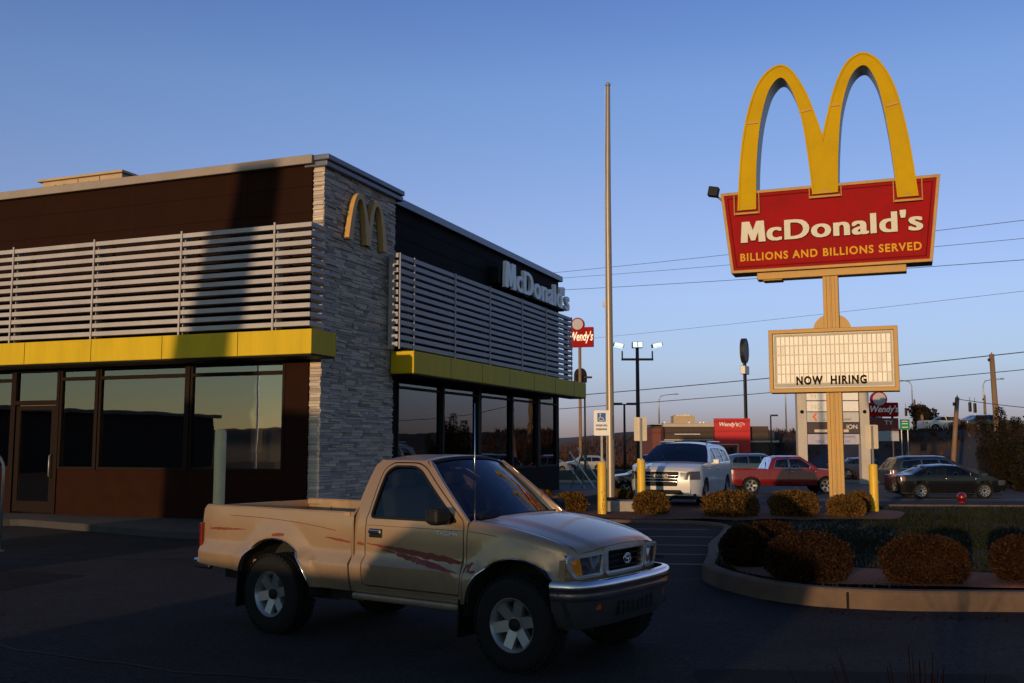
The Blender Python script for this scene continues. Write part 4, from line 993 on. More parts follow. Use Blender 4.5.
def ellip(mb,c,r,n=16,m_=12,f=None):
    k=[];
    for i in range(m_+1):
        a=PI*i/m_; row=[]
        for j in range(n+1):
            b=2*PI*j/n; p=Vector((math.sin(a)*math.cos(b)*r[0],math.sin(a)*math.sin(b)*r[1],math.cos(a)*r[2]))
            if f: p=f(p)
            row.append((c[0]+p.x,c[1]+p.y,c[2]+p.z))
        k.append(row)
    mb.grid(k); return mb
mb=MB(); hc=(dx-.02,dy,1.46)
ellip(mb,hc,(.10,.078,.118)); ellip(mb,(hc[0]+.10,hc[1],hc[2]-.012),(.022,.014,.024),8,6); ellip(mb,(hc[0]+.085,hc[1],hc[2]-.06),(.015,.028,.009),8,6)
for s in(-1,1): ellip(mb,(hc[0]-.005,hc[1]+s*.08,hc[2]-.01),(.02,.01,.032),8,6)
mb.tube([(dx-.05,dy,1.30),(dx-.03,dy,1.40)],.05)
hdm=mb.build('head',M['skin'],body,smooth=True)
mb=MB(); ellip(mb,(hc[0]-.012,hc[1],hc[2]+.025),(.104,.085,.108),16,12,lambda p:Vector((min(p.x,.075 if p.z>.04 else -.0),p.y,max(p.z,-.05)))); mb.build('hair',M['hair'],body,smooth=True)
for s in(-1,1):
    mb=MB(); ellip(mb,(hc[0]+.088,hc[1]+s*.03,hc[2]+.008),(.012,.014,.007),8,6); mb.build('eye',M['hair'],hdm,smooth=True)
    b=Vector((dx+.38,dy+s*.11,1.12)); mb=MB(); ellip(mb,tuple(b+Vector((.02,0,.01))),(.045,.022,.04),8,6)
    for k in range(4):
        p=b+Vector((.03,0,.035-.022*k)); mb.tube([p,p+Vector((.035,s*.012,.004)),p+Vector((.045,s*-.012,0)),p+Vector((.025,s*-.026,-.004))],[.009,.009,.008,.007],6)
    mb.tube([b+Vector((.0,-s*.012,.03)),b+Vector((.03,-s*.03,.045)),b+Vector((.05,-s*.03,.04))],[.011,.010,.008],6); mb.build('hand',M['skin'],body,smooth=True)
# ---------- other vehicles: x forward from the rear bumper, y left, z up
def car(name,label,cat,loc,rz,m,L,W,edge,belt,sill,axles,r,wins,wsx,rgx,kind='five',group=None,lod=1,seams=(),roofcol=None,tumble=.26,sides=(-1,1),front=True,nosez=.62,bedx=None,grille='bar'):
    t=thing(name,label,cat,loc,rz,group); AR=[(a,r,r+.07) for a in axles]; hwid=W/2; pr='pt'
    ze=lambda x:interp(edge,x)
    def hwg(x,z):
        w_=hwid-.03*max(0,(.75-z)/.4)**2-.02*max(0,(z-.8)/.3)
        if z>belt: w_-=(z-belt)*tumble+.10*max(0,(z-belt)/.6)**3
        fr=L-.75
        if x>fr: w_-=.24*((x-fr)/.75)**2.2
        if x<.5: w_-=.13*((.5-x)/.5)**2
        w_+=.012*math.exp(-((z-.62)/.05)**2)
        return w_
    Sg=lambda x,z:(x,-hwg(x,z),z)
    st=.10 if lod else .22
    out=[(.06,sill+.08)]
    for a,cz,rr in AR:
        an=math.degrees(math.asin((sill-cz)/rr)); out+=arc(a,cz,rr,180-an,an,12 if lod else 7)
    gz=.06 if nosez>.7 else 0
    FFx=lambda y,z:L-.05*((z-nosez)/.35)**2+.06*(1-(abs(y)/hwg(L,ze(L)))**2)
    XE=lambda z:FFx(hwg(L-.03,z),z)
    zfs=[lerp(sill+.05,ze(L),i/6) for i in range(6)]
    out+=[(XE(z),z) for z in zfs]
    top=[(x,ze(x)) for x in dens([(e[0],0) for e in edge],.12,False) and [p[0] for p in dens([(e[0],0) for e in edge],.12,False)]]
    out+=top[::-1]
    if bedx: pass
    wp=[rnd(w_,.05,3) for w_ in wins]
    mb=MB(); panel(mb,Sg,out,wp,st,(0,.03,0)); mirror(mb); body=mb.build('body',m,t,smooth=True,angle=40)
    for w_ in wp:
        for s in(-1,1):
            mb=MB(); panel(mb,lambda x,z:(x,s*(hwg(x,z)-.012),z),w_,[],.15); mb.build('side_window',M['autog'],t,smooth=True)
        if lod:
            mb=MB(); panel(mb,lambda x,z:(x,-hwg(x,z)-.002,z),grow(w_,.018),[grow(w_,-.006)],.12); mirror(mb); mb.build('window_trim',M['chrome'] if kind!='ten' else M['blackpl'],t,smooth=True)
    # top loft
    X=[p[0] for p in dens([(e[0],0) for e in edge],.10 if lod else .25,False)]
    def sec(x,cr):
        z=ze(x); w_=hwg(x,z); return [(x,w_*math.sin(k/8*PI/2),z+cr*(1-abs(math.sin(k/8*PI/2))**2.6)) for k in range(-8,9)]
    def crown(x): return .035+.03*sstep(ze(x),belt,belt+.4)
    groups={}
    for a,b in zip(X,X[1:]):
        mid=(a+b)/2; g='windshield' if wsx[0]<mid<wsx[1] else 'rear_window' if rgx and rgx[0]<mid<rgx[1] else 'top'
        if bedx and mid<bedx: g='bed'
        groups.setdefault(g,[]).append((a,b))
    for g,ab in groups.items():
        mb=MB()
        if g=='bed':
            x0=.12;x1=bedx; 
            for s in(-1,1):
                mb.box(x0,x1,min(s*(hwid-.13),s*(hwid-.02)),max(s*(hwid-.13),s*(hwid-.02)),belt-.03,belt+.012); mb.box(x0,x1,min(s*(hwid-.15),s*(hwid-.13)),max(s*(hwid-.15),s*(hwid-.13)),.75,belt-.01)
            mb.box(x0,x1,-hwid+.15,hwid-.15,.72,.75); mb.box(.07,.13,-hwid+.12,hwid-.12,.6,belt); mb.box(x1-.05,x1,-hwid+.1,hwid-.1,.75,belt); mb.build('bed',m,t); continue
        for a,b in ab:
            mb.grid([sec(a,crown(a)),sec(b,crown(b))])
        if g=='top':
            bm=None; o=mb.build('roof_and_hood',roofcol or m,t,smooth=False)
            bm=bmesh.new(); bm.from_mesh(o.data); bmesh.ops.remove_doubles(bm,verts=bm.verts,dist=.001); bmesh.ops.recalc_face_normals(bm,faces=bm.faces); bm.to_mesh(o.data); bm.free(); o.data.shade_smooth()
        else:
            o=mb.build(g,M['autog'],t); bm=bmesh.new(); bm.from_mesh(o.data); bmesh.ops.remove_doubles(bm,verts=bm.verts,dist=.001); bm.to_mesh(o.data); bm.free(); o.data.shade_smooth()
    # cabin interior block so the glass does not look empty
    mb=MB(); cx0=(rgx[1] if rgx else wsx[0]-1.6); cx1=wsx[1]-.3
    mb.box(min(cx0,cx1-1.5),cx1,-hwid+.12,hwid-.12,sill+.15,belt-.05)
    for s in(-.38,.38): 
        for q_ in (0,.9) if cx1-cx0>1.9 else (0,): mb.box(cx1-1.15-q_,cx1-1.0-q_,s-.22,s+.22,belt-.3,belt+.30); mb.box(cx1-1.13-q_,cx1-1.03-q_,s-.12,s+.12,belt+.30,belt+.44)
    mb.build('interior',M['seat'],t)
    # ends
    zf=ze(L); wf=hwg(L,zf)
    def FF(y,z): return (FFx(y,z),y,z)
    zb=sill+.05
    nf=[(-hwg(XE(z),z),z) for z in zfs[::-1]]+[(hwg(XE(z),z),z) for z in zfs]+[(wf,zf)]+[(wf*math.sin(k/8*PI/2),zf+crown(L)*(1-abs(math.sin(k/8*PI/2))**2.6)) for k in range(7,-8,-1)]+[(-wf,zf)]
    mb=MB(); panel(mb,FF,nf,[],.1); mb.grid([[ (L-.14,s*hwg(L-.14,z),z) for z in (zb,zb+.2,zf)] for s in(-1,1)]) if 0 else None
    mb.build('front_end',m,t,smooth=True)
    zr=ze(edge[0][0]); x0=edge[0][0]; wr=hwg(x0,zr)
    mb=MB(); 
    def FR(y,z): return (x0-.03*(1-(abs(y)/wr)**2)+(.0),y,z)
    nr=[(-hwg(x0,z),z) for z in [lerp(zr,sill+.08,i/5) for i in range(1,6)]]+[(hwg(x0,z),z) for z in [lerp(sill+.08,zr,i/5) for i in range(6)]]+[(wr*math.sin(k/8*PI/2),zr+crown(x0)*(1-abs(math.sin(k/8*PI/2))**2.6)) for k in range(7,-8,-1)]+[(-wr,zr)]
    panel(mb,FR,nr,[],.12); mb.build('rear_end',m,t,smooth=True)
    # grille, lights
    mb=MB(); panel(mb,lambda y,z:(FF(y,z)[0]+.012,y,z),rnd([(-wf*.58,nosez-.06-gz),(wf*.58,nosez-.06-gz),(wf*.64,nosez+.22+gz*.7),(-wf*.64,nosez+.22+gz*.7)],.04),[],.12,(-.02,0,0)); gr_=mb.build('grille',M['blackpl'],t,smooth=True)
    mb=MB()
    for z in ([nosez+.0,nosez+.08,nosez+.16] if grille=='bar' else [nosez+.1]): 
        mb.grid([[ (FF(wf*.6*k/6,z)[0]+.016+a,wf*.6*k/6,z+b) for k in range(-6,7)] for a,b in ((0,-.018),(.014,-.012),(.014,.012),(0,.018))])
    mb.build('grille_bar',M['chrome'],gr_,smooth=True)
    mb=MB(); panel(mb,lambda y,z:(FF(y,z)[0]+.012,y,z),rnd([(-wf*.8,sill+.08),(wf*.8,sill+.08),(wf*.7,sill+.2),(-wf*.7,sill+.2)],.03),[],.15,(-.02,0,0)); mb.build('lower_intake',M['blackpl'],t)
    for s in(-1,1):
        hz=nosez+.08
        mb=MB(); zz=min(ze(L),ze(L-.4))
        rows=[]
        for i in range(7):
            u=i/6; 
            if u<.5: y=lerp(wf*.70,wf,u*2); base=lambda z:(FF(y,z)[0]+.008,y)
            row=[]
            for j in range(5):
                z=lerp(hz-.03,min(hz+.19,zz-.02),j/4)
                if u<.5: row.append((FF(y,z)[0]+.010,s*y,z))
                else: x=lerp(L-.02,L-.42,(u-.5)*2); row.append((x,s*(hwg(x,z)+.008),z if j<4 else lerp(z,hz+.19,1)))
            rows.append(row)
        mb.grid(rows); mb.build('headlight',M['lens'],t,smooth=True)
        rows=[]
        for i in range(5):
            u=i/4
            rows.append([((x0-.02 if u<.4 else lerp(x0,x0+.3,(u-.4)/.6)),s*((wr*lerp(.75,1.0,u/.4)) if u<.4 else hwg(lerp(x0,x0+.3,(u-.4)/.6),z)+.008),z) for z in (belt-.22,belt-.13,belt-.03)])
        mb=MB(); mb.grid(rows); mb.build('tail_light',M['redlens'],t,smooth=True)
        mb=MB(); xm=wsx[1]-.45; y=hwg(xm,belt)+.02; a,b=sorted((s*(y+.03),s*(y+.2))); mb.box(xm-.06,xm+.06,a,b,belt+.01,belt+.15); a,b=sorted((s*(y-.05),s*(y+.06))); mb.box(xm-.03,xm+.03,a,b,belt,belt+.05); mb.build('mirror',m,t,bevel=.025)
        for a_,zc in [(a,0) for a in axles]:
            mb=MB(); mb.grid([[(x,s*y_,z) for y_ in (hwid-.02,hwid-.35)] for x,z in arc(a_,r,r+.07,180,0,12)]); mb.build('wheel_well',M['under'],t)
            wheel(t,a_,s*(hwid-.12),r,.22,r*.71,kind,s,far=not lod)
        for dxh in seams[1:] if seams else ():
            mb=MB(); a,b=sorted((s*(hwg(dxh,belt-.12)),s*(hwg(dxh,belt-.12)+.03))); mb.box(dxh+.06,dxh+.24,a,b,belt-.14,belt-.10); mb.build('door_handle',M['chrome'],t,bevel=.008)
    if seams:
        mb=MB()
        for sx_ in seams: mb.grid([[(sx_+d_,-hwg(sx_,z)-.003,z) for d_ in (-.006,.006)] for z in [lerp(sill+.06,belt,i/6) for i in range(7)]])
        mirror(mb); mb.build('door_seam',M['blackpl'],t)
    mb=MB(); mb.box(.15,L-.15,-hwid+.12,hwid-.12,sill-.05,sill+.1); mb.build('chassis',M['under'],t)
    return t,hwg
# white SUV facing the camera. front centre near (583..700)
def put(x,y,dz=0): return (x,y,T(x,y)+dz)
def frontpos(fx,fy,L,rz): return (fx-L*math.cos(rz),fy-L*math.sin(rz))
SUVE=[(.05,1.06),(.10,1.14),(.38,1.60),(.75,1.68),(1.9,1.72),(2.80,1.68),(3.70,1.20),(4.3,1.17),(4.92,1.08),(5.08,.98)]
rz=R(-113); L=5.1; px,py=frontpos(4.02,27.1,L,rz)
t,hf=car('suv','white SUV with roof rails parked nose-on behind the golden bushes','SUV',(px,py,0),rz,M['whitecar'],L,1.98,SUVE,1.15,.30,(1.05,4.07),.38,
   [[(.55,1.20),(.72,1.52),(1.35,1.60),(1.38,1.19)],[(1.44,1.19),(1.42,1.60),(2.30,1.62),(2.34,1.18)],[(2.41,1.18),(2.37,1.62),(2.72,1.58),(3.36,1.18)]],(2.82,3.69),(.12,.36),'five',None,1,(1.45,2.37,3.45),nosez=.72)
for s in(-1,1):
    mb=MB(); mb.tube([(.7,s*.70,1.70),(.8,s*.70,1.78),(2.5,s*.70,1.79),(2.65,s*.70,1.70)],.022); mb.build('roof_rail',M['chrome'],t,smooth=True)
text('grille_emblem','GMC',.13,M['chrome'],t,(5.185,0,.83),(R(90),0,R(90)),.006,.004,0,1.4)
for s in(-1,1):
    mb=MB(); mb.box(5.0,5.06,s*.66-.12,s*.66+.12,.42,.52); mb.build('fog_light',M['lens'],t,bevel=.02)
# red crew-cab pickup on the street
RPE=[(.03,1.16),(2.0,1.16),(2.03,1.20),(2.28,1.72),(2.6,1.80),(3.75,1.80),(4.55,1.22),(5.0,1.18),(5.75,1.10),(5.85,1.0)]
L=5.88; rx=14.4
t,hf=car('pickup_truck','bright red crew-cab pickup driving along the street','pickup truck',(10.3,49.3,T(0,49)),0,M['redcar'],L,2.0,RPE,1.20,.42,(1.2,4.9),.40,
   [[(2.35,1.28),(2.48,1.66),(3.05,1.71),(3.07,1.26)],[(3.14,1.26),(3.12,1.71),(3.70,1.70),(4.28,1.27)]],(3.78,4.54),(2.04,2.3),'five',None,1,(2.1,3.1,4.3),bedx=2.0,tumble=.2,nosez=.75); t.scale=(.97,1,.97)
# black sedan + dark wagon
SDE=[(.04,.98),(.10,1.00),(.65,1.04),(1.45,1.38),(2.2,1.43),(2.75,1.40),(3.65,1.00),(4.2,.93),(4.65,.78),(4.78,.66)]
SW=[[(.98,1.06),(1.48,1.33),(1.95,1.375),(2.02,1.02)],[(2.08,1.02),(2.03,1.375),(2.72,1.345),(3.35,.99)]]
t,hf=car('sedan','glossy black sedan with bright alloy wheels on the street','sedan',(16.85,45.0,T(0,45)),0,M['blackcar'],4.82,1.83,SDE,.98,.24,(1.02,3.80),.335,SW,(2.8,3.6),(.72,1.4),'ten',None,1,(1.35,2.05,3.35),nosez=.52,tumble=.4)
MVE=[(.05,1.02),(.12,1.12),(.55,1.62),(1.0,1.70),(2.6,1.72),(3.0,1.68),(4.0,1.14),(4.5,1.06),(4.95,.90),(5.05,.80)]
MW=[[(.55,1.14),(.75,1.50),(1.65,1.58),(1.68,1.10)],[(1.74,1.10),(1.72,1.58),(2.55,1.59),(2.60,1.09)],[(2.66,1.09),(2.62,1.59),(2.98,1.56),(3.65,1.09)]]
t,hf=car('suv','dark grey SUV half hidden behind the black sedan','SUV',(19.25,52.3,T(0,52)),0,M['greycar'],5.08,1.95,MVE,1.06,.28,(1.05,4.05),.36,MW,(3.05,3.95),(.14,.5),'five',None,1,(1.7,2.6),nosez=.62)
t,hf=car('sedan','dark plum sedan between the flagpole and the white SUV','sedan',(8.9,46.3,T(0,46)),PI,M['marooncar'],4.75,1.83,SDE,.98,.24,(1.02,3.80),.335,SW,(2.8,3.6),(.72,1.4),'five',None,1,(1.35,2.05,3.35),nosez=.52,tumble=.4)
# far vehicles
t,hf=car('suv','small pale gold crossover far off beyond the street, beside the leaning white poles','SUV',(9.7,104,T(9,104)),PI,M['silvercar'],4.5,1.85,[(.05,.95),(.1,1.0),(.45,1.45),(.8,1.55),(2.2,1.58),(2.6,1.54),(3.4,1.05),(4.0,.96),(4.4,.82),(4.5,.7)],1.0,.27,(.85,3.55),.36,[[(.6,1.08),(.75,1.42),(1.5,1.46),(1.52,1.04)],[(1.58,1.04),(1.56,1.46),(2.5,1.46),(3.1,1.04)]],(2.65,3.35),(.12,.42),'five',None,0)
t,hf=car('sedan','silver sedan far off at the left beside the pale gold crossover','sedan',(5.5,99,T(5,99)),R(200),M['silvercar'],4.7,1.8,SDE,.98,.24,(1.02,3.80),.335,SW,(2.8,3.6),(.72,1.4),'five',None,0)
t,hf=car('suv','dark SUV with lit headlights beyond the street, seen between the sign posts','SUV',frontpos(11.6,86,5.05,R(-105))+(T(11,86),),R(-105),M['greycar'],5.08,1.95,MVE,1.06,.28,(1.05,4.05),.36,MW,(3.05,3.95),(.14,.5),'five',None,0)
for s in(-1,1):
    mb=MB(); ellip(mb,(5.12,s*.7,.78),(.05,.13,.10),10,6); mb.build('lit_lamp',M['headglow'],t)
t,hf=car('sedan','white car with one dark window row parked near the far red-fronted restaurant','sedan',(11.5,92,T(11,92)),R(10),M['whitecar'],4.7,1.8,SDE,.98,.24,(1.02,3.80),.335,SW,(2.8,3.6),(.72,1.4),'five',None,0)
t,hf=car('sedan','dark blue car parked beyond the street behind the tenant pylon','sedan',(22.0,70,T(22,68)),0,mat('blue_paint',(.02,.025,.06),.3,coat=.5),4.7,1.8,SDE,.98,.24,(1.02,3.80),.335,SW,(2.8,3.6),(.72,1.4),'five',None,0)
t,hf=car('van','grey van behind the roof of the red crew-cab pickup','van',(15.0,72,T(15,72)),0,M['silvercar'],5.08,1.95,MVE,1.06,.28,(1.05,4.05),.36,MW,(3.05,3.95),(.14,.5),'five',None,0)
for i,(x,y,mm,lab,cat) in enumerate([(33.2,87,M['silvercar'],'pale sedan high on the embankment road beside the dark round tree','sedan'),(39.4,88,M['greycar'],'dark sedan on the embankment road just left of the tall wooden pole','sedan'),(43.5,89,M['redcar'],'red sedan on the embankment road near the cream box truck','sedan'),(36.6,90,M['whitecar'],'white car on the embankment road right behind the leaning pole','sedan')]):
    t,hf=car('sedan',lab,cat,(x,y,T(x+2,y)),0 if i%2 else PI,mm,4.7,1.8,SDE,.98,.24,(1.02,3.80),.335,SW,(2.8,3.6),(.72,1.4),'five',None,0)
t=thing('box_truck','cream box truck on the embankment road behind the wooden poles','truck',(71.5,165,T(74,165)))
mb=MB(); mb.box(0,4.2,-1.2,1.2,1.0,3.3); mb.build('cargo_box',M['cream_wall'],t,bevel=.03)
mb=MB(); mb.prism([(4.3,.6),(6.1,.6),(6.1,1.5),(5.4,1.7),(5.1,2.5),(4.3,2.55)],-1.05,1.05); mb.build('cab',M['signwhite'],t,bevel=.04); mb=MB(); mb.prism([(4.6,1.6),(5.3,1.6),(5.0,2.3),(4.6,2.3)],-1.07,1.07); mb.build('side_window',M['darkg'],t)
for x in (1.0,5.0):
    for s in(-1,1): wheel(t,x,s*.95,.42,.25,.25,'five',s,far=True)
# ------------------------------------------------------------------ posts, poles, signs
YAX=Matrix(((1,0,0,0),(0,0,1,0),(0,1,0,0),(0,0,0,1)))
t=thing('flagpole','tall bare bronze flagpole on a concrete block beside the accessible parking sign','flagpole',(2.475,25.3,.0))
mb=MB(); mb.tube([(0,0,0),(0,0,3),(0,0,8),(.03,0,11.0)],[.105,.10,.078,.055],20); mb.build('shaft',M['flagpole'],t,smooth=True,angle=40)
mb=MB(); ellip(mb,(.03,0,11.05),(.07,.07,.06)); mb.build('truck_cap',M['flagpole'],t,smooth=True)
mb=MB(); mb.tube([(-.10,-.07,1.1),(-.06,-.05,10.9)],.006,5); mb.box(-.15,-.09,-.03,.03,5.2,5.35);mb.build('halyard',M['rail'],t)
mb=MB(); mb.box(-.12,1.1,-.45,.45,-.02,.32); mb.build('concrete_block',M['concrete'],t,bevel=.03)
mb=MB(); mb.cyl(0,0,.32,.40,.2,.13); mb.build('collar',M['blackpl'],t)
def signpost(x,y,label,top,zs,wS,back,chips=False):
    t=thing('sign_post',label,'sign post',(x,y,.0),R(0 if not back else 4))
    mb=MB(); mb.lathe([(0,0),(.105,0),(.105,top-.03),(.09,top),(0,top)],20,YAX); b=mb.build('bollard_sleeve',M['bolyel'],t,smooth=True,angle=35)
    if chips:
        mb=MB(); rg=random.Random(2)
        for i in range(16):
            a=rg.uniform(-2.6,-.5); z=rg.uniform(.08,.62); mb.add([(math.cos(a+k*.11)*.1065,math.sin(a+k*.11)*.1065,z+w_) for k,w_ in ((0,0),(1,.01),(1.1,.05),(.2,.04))],[(0,1,2,3)])
        mb.build('rust_chip',M['rust'],b)
    mb=MB(); mb.box(-.025,.025,-.02,.02,top,zs+.28); 
    for k in range(int((zs-top)*12)): mb.box(-.008,.008,-.0215,-.020,top+.05+k*.08,top+.075+k*.08)
    mb.build('channel_post',M['polegrey'],t)
    mb=MB(); mb.prism(rnd([(-wS/2,zs-.30),(wS/2,zs-.30),(wS/2,zs+.30),(-wS/2,zs+.30)],.03),-.03,-.022) if not back else mb.prism(rnd([(-wS/2,zs-.30),(wS/2,zs-.30),(wS/2,zs+.30),(-wS/2,zs+.30)],.03),.022,.03)
    sp=mb.build('sign_plate',M['signwhite'] if not back else M['signback'],t)
    return t,sp
t,sp=signpost(2.14,24.0,'white and blue accessible parking sign on a chipped yellow bollard beside the flagpole',1.29,2.22,.37,False,True)
mb=MB(); mb.prism(rnd([(-.10,2.25),(.10,2.25),(.10,2.46),(-.10,2.46)],.015),-.033,-.0305); mb.build('blue_square',M['blue'],sp)
mb=MB(); ellip(mb,(-.03,-.034,2.43),(.016,.003,.016),8,6); mb.tube([(-.03,-.034,2.405),(-.02,-.034,2.345),(.03,-.034,2.345),(.05,-.034,2.285),(.075,-.034,2.285)],.0085,6); mb.tube([(-.045+.0,-.034,2.37)]+[(-.012+.052*math.cos(a),-.034,2.318+.048*math.sin(a)) for a in [R(120+20*i) for i in range(11)]],.008,6); mb.build('wheelchair_symbol',M['signwhite'],sp)
text('sign_lettering','RESERVED',.062,M['blue'],sp,(0,-.033,2.14),ext=.002,off=.002); text('sign_lettering','PARKING',.062,M['signblk'],sp,(0,-.033,2.05),ext=.002,off=.002)
signpost(3.28,25.6,'small tan sign seen from the back on the yellow bollard before the white SUV',1.32,2.10,.33,True)
t,sp=signpost(9.03,25.2,'bright blank sign back on the yellow bollard right of the golden sign pole',1.22,1.90,.34,True)
# floodlight mast
t=thing('floodlight_mast','tall pole with three lit floodlight heads behind the white SUV','light pole',(5.66,45,T(5,45)))
mb=MB(); mb.tube([(0,0,0),(0,0,6.8)],[.11,.075],12); mb.build('pole',M['dkpole'],t,smooth=True,angle=40); mb=MB(); mb.box(-.72,.72,-.04,.04,6.12,6.22); 
for x in(-.68,0,.68): mb.box(x-.03,x+.03,-.03,.03,6.2,6.55)
mb.build('crossarm',mat('rusty_arm',(.16,.07,.04),.8),t)
for x,a in ((-.85,12),(0,0),(.88,-12)):
    mb=MB(); q=Matrix.Rotation(R(a),3,'Y'); mb.box(x-.24,x+.24,-.25,.12,6.72,6.90,rot=q) if a else mb.box(x-.24,x+.24,-.22,.12,6.68,6.96)
    o=mb.build('floodlight_head',M['polegrey'],t,bevel=.03)
    mb=MB(); 
    if a: mb.box(x-.20,x+.20,-.262,-.252,6.735,6.885,rot=q,c=(x,-.065,6.81)); mb.box(x-.20,x+.20,-.24,.06,6.705,6.714,rot=q,c=(x,-.065,6.81))
    else: mb.box(x-.21,x-.02,-.232,-.222,6.70,6.94); mb.box(x+.02,x+.21,-.232,-.222,6.70,6.94)
    mb.build('lamp_lens',M['lampglow'],o)
# lamp posts further off
def lamppost(x,y,h,label,m=M['dkpole'],arm=.5,both=True,group=None):
    t=thing('street_lamp',label,'street lamp',(x,y,T(x,y)),0,group); mb=MB(); mb.tube([(0,0,0),(0,0,h)],[.11,.07],8); mb.build('pole',m,t,smooth=True)
    mb=MB(); mb.box(-arm if both else 0,arm,-.04,.04,h-.02,h+.06); mb.build('arm',m,t)
    for s in((-1,1) if both else (1,)):
        mb=MB(); mb.box(s*arm-.35,s*arm+.35,-.2,.2,h-.02,h+.14); mb.build('lamp_head',m,t,bevel=.04)
lamppost(7.85,70,4.7-(-.8)-.35,'short dark double-headed lamp post just right of the flagpole')
lamppost(25.8,100,5.6,'thin dark lamp post between the red storefront and the tenant pylon',arm=.35,both=False)
lamppost(3.4+3.0,88,8.5,'thin dark pole beside the canopy end, left of the sign pole',arm=.3,both=False)
def cobra(x,y,h,s,label):
    t=thing('street_lamp',label,'street lamp',(x,y,T(x,y))); mb=MB(); mb.tube([(0,0,0),(0,0,h-.8),(s*.3,0,h-.2),(s*1.2,0,h),(s*2.6,0,h+.1)],[.12,.08,.07,.05,.05],8); mb.build('pole',M['polegrey'],t,smooth=True)
    mb=MB(); mb.box(s*2.6-.35,s*2.6+.35,-.16,.16,h+.02,h+.2); mb.build('lamp_head',M['polegrey'],t,bevel=.05)
cobra(41,150,8.2,1,'faint curved highway lamp left of the tenant pylon')
cobra(60,150,8.5,-1,'faint curved highway lamp right of the far restaurant sign'); cobra(22,150,6.2,1,'faint highway lamp above the far dark restaurant roof'); cobra(66,140,8,1,'faint curved highway lamp above the dark tree')
# ---- far signs with the red panel
def wsign(name,label,loc,rz,W_,Hp,zb,hpole,sub=False):
    t=thing(name,label,'sign',loc,rz)
    mb=MB(); 
    if sub: mb.cyl(-.62*W_/2,0,0,zb,.09,n=10); mb.cyl(.62*W_/2,0,0,zb+Hp*1.0,.09,n=10)
    else: mb.tube([(-.2,0,0),(-.2,0,zb+.1)],.20,10)
    mb.build('pole',M['wood'] if not sub else M['dkpole'],t)
    mb=MB(); d=.28; mb.prism(rnd([(-W_/2,zb),(W_/2,zb-.0),(W_/2,zb+Hp),(-W_/2,zb+Hp)],.1),-d,d); mb.build('red_panel',M['red'],t,bevel=.03)
    cx=-W_*.13; cz=zb+Hp+W_*.12; r_=W_*.27
    mb=MB(); mb.prism([(cx+r_*math.cos(a*PI/12),cz+r_*math.sin(a*PI/12)) for a in range(24)],-d-.02,d+.02); mb.build('medallion',M['red'],t,bevel=.03)
    mb=MB(); mb.prism([(cx+r_*.82*math.cos(a*PI/12),cz+r_*.82*math.sin(a*PI/12)) for a in range(24)],-d-.05,-d-.021); mb.build('medallion_disc',mat('pale_blue_grey',(.38,.36,.40),.6),t)
    text('lettering',"Wendy's",Hp*.62,M['signwhite'],t,(0,-d-.012,zb+Hp*.33),ext=.01,off=Hp*.012,shear=.25,sx=W_/(Hp*.62*3.7))
    return t
wsign('roadside_sign','tall red roadside sign on a slim pole rising beyond the canopy end',(9.05,130,T(9,130)),R(-14),3.25,2.6,14.3-T(9,130),0)
t=wsign('roadside_sign','low red sign half hidden by the blank bollard sign and golden pole',(27.75,75,T(27,75)),R(-8),2.15,1.05,3.75-T(27,75),0,True)
zb=2.72-T(27,75)
mb=MB(); mb.box(-1.05,1.05,-.2,.2,zb,zb+.92); mb.build('message_panel',mat('dark_red_panel',(.16,.02,.02),.6),t); text('message_lettering','TY',.42,M['signwhite'],t,(.35,-.21,zb+.45),ext=.01,sx=1.2); mb=MB(); mb.box(-1.05,1.05,-.2,.2,zb-.78,zb-.03); mb.build('lower_panel',mat('pale_panel',(.35,.36,.40),.6),t)
t=thing('roadside_sign','dark oval sign seen nearly edge-on atop a tall double pole','sign',(28.0,120,T(28,120)),R(62))
mb=MB(); z0_=12.9-T(28,120); mb.prism([(1.15*math.cos(a*PI/16),z0_+1.5*math.sin(a*PI/16)) for a in range(32)],-.22,.22); mb.build('oval_cabinet',mat('dark_sign',(.06,.06,.07),.5),t,bevel=.04)
ring_prism('oval_rim',[(1.15*math.cos(a*PI/16),z0_+1.5*math.sin(a*PI/16)) for a in range(32)],[(.95*math.cos(a*PI/16),z0_+1.3*math.sin(a*PI/16)) for a in range(32)],-.27,.27,M['dkpole'],t)
mb=MB(); mb.box(-.95,.95,-.3,.3,z0_-2.85,z0_-1.85); mb.build('lower_cabinet',M['polegrey'],t,bevel=.04)
mb=MB(); mb.cyl(-.35,0,0,z0_-1.4,.12,n=8); mb.cyl(.35,0,0,z0_-1.4,.12,n=8); mb.build('pole',M['dkpole'],t)
t=thing('roadside_sign','small dark round sign peeking out beside the canopy end behind the slim pole','sign',(9.6,140,T(9,140)),R(30))
mb=MB(); z_=11.3-T(9,140); mb.prism([(.9*math.cos(a*PI/10),z_+1.0*math.sin(a*PI/10)) for a in range(21)],-.3,.3); mb.build('cabinet',M['dkpole'],t); mb=MB(); mb.box(-.9,.9,-.3,.3,z_-1,z_); mb.cyl(0,0,0,z_-1,.15,n=8); mb.build('pole',M['dkpole'],t)
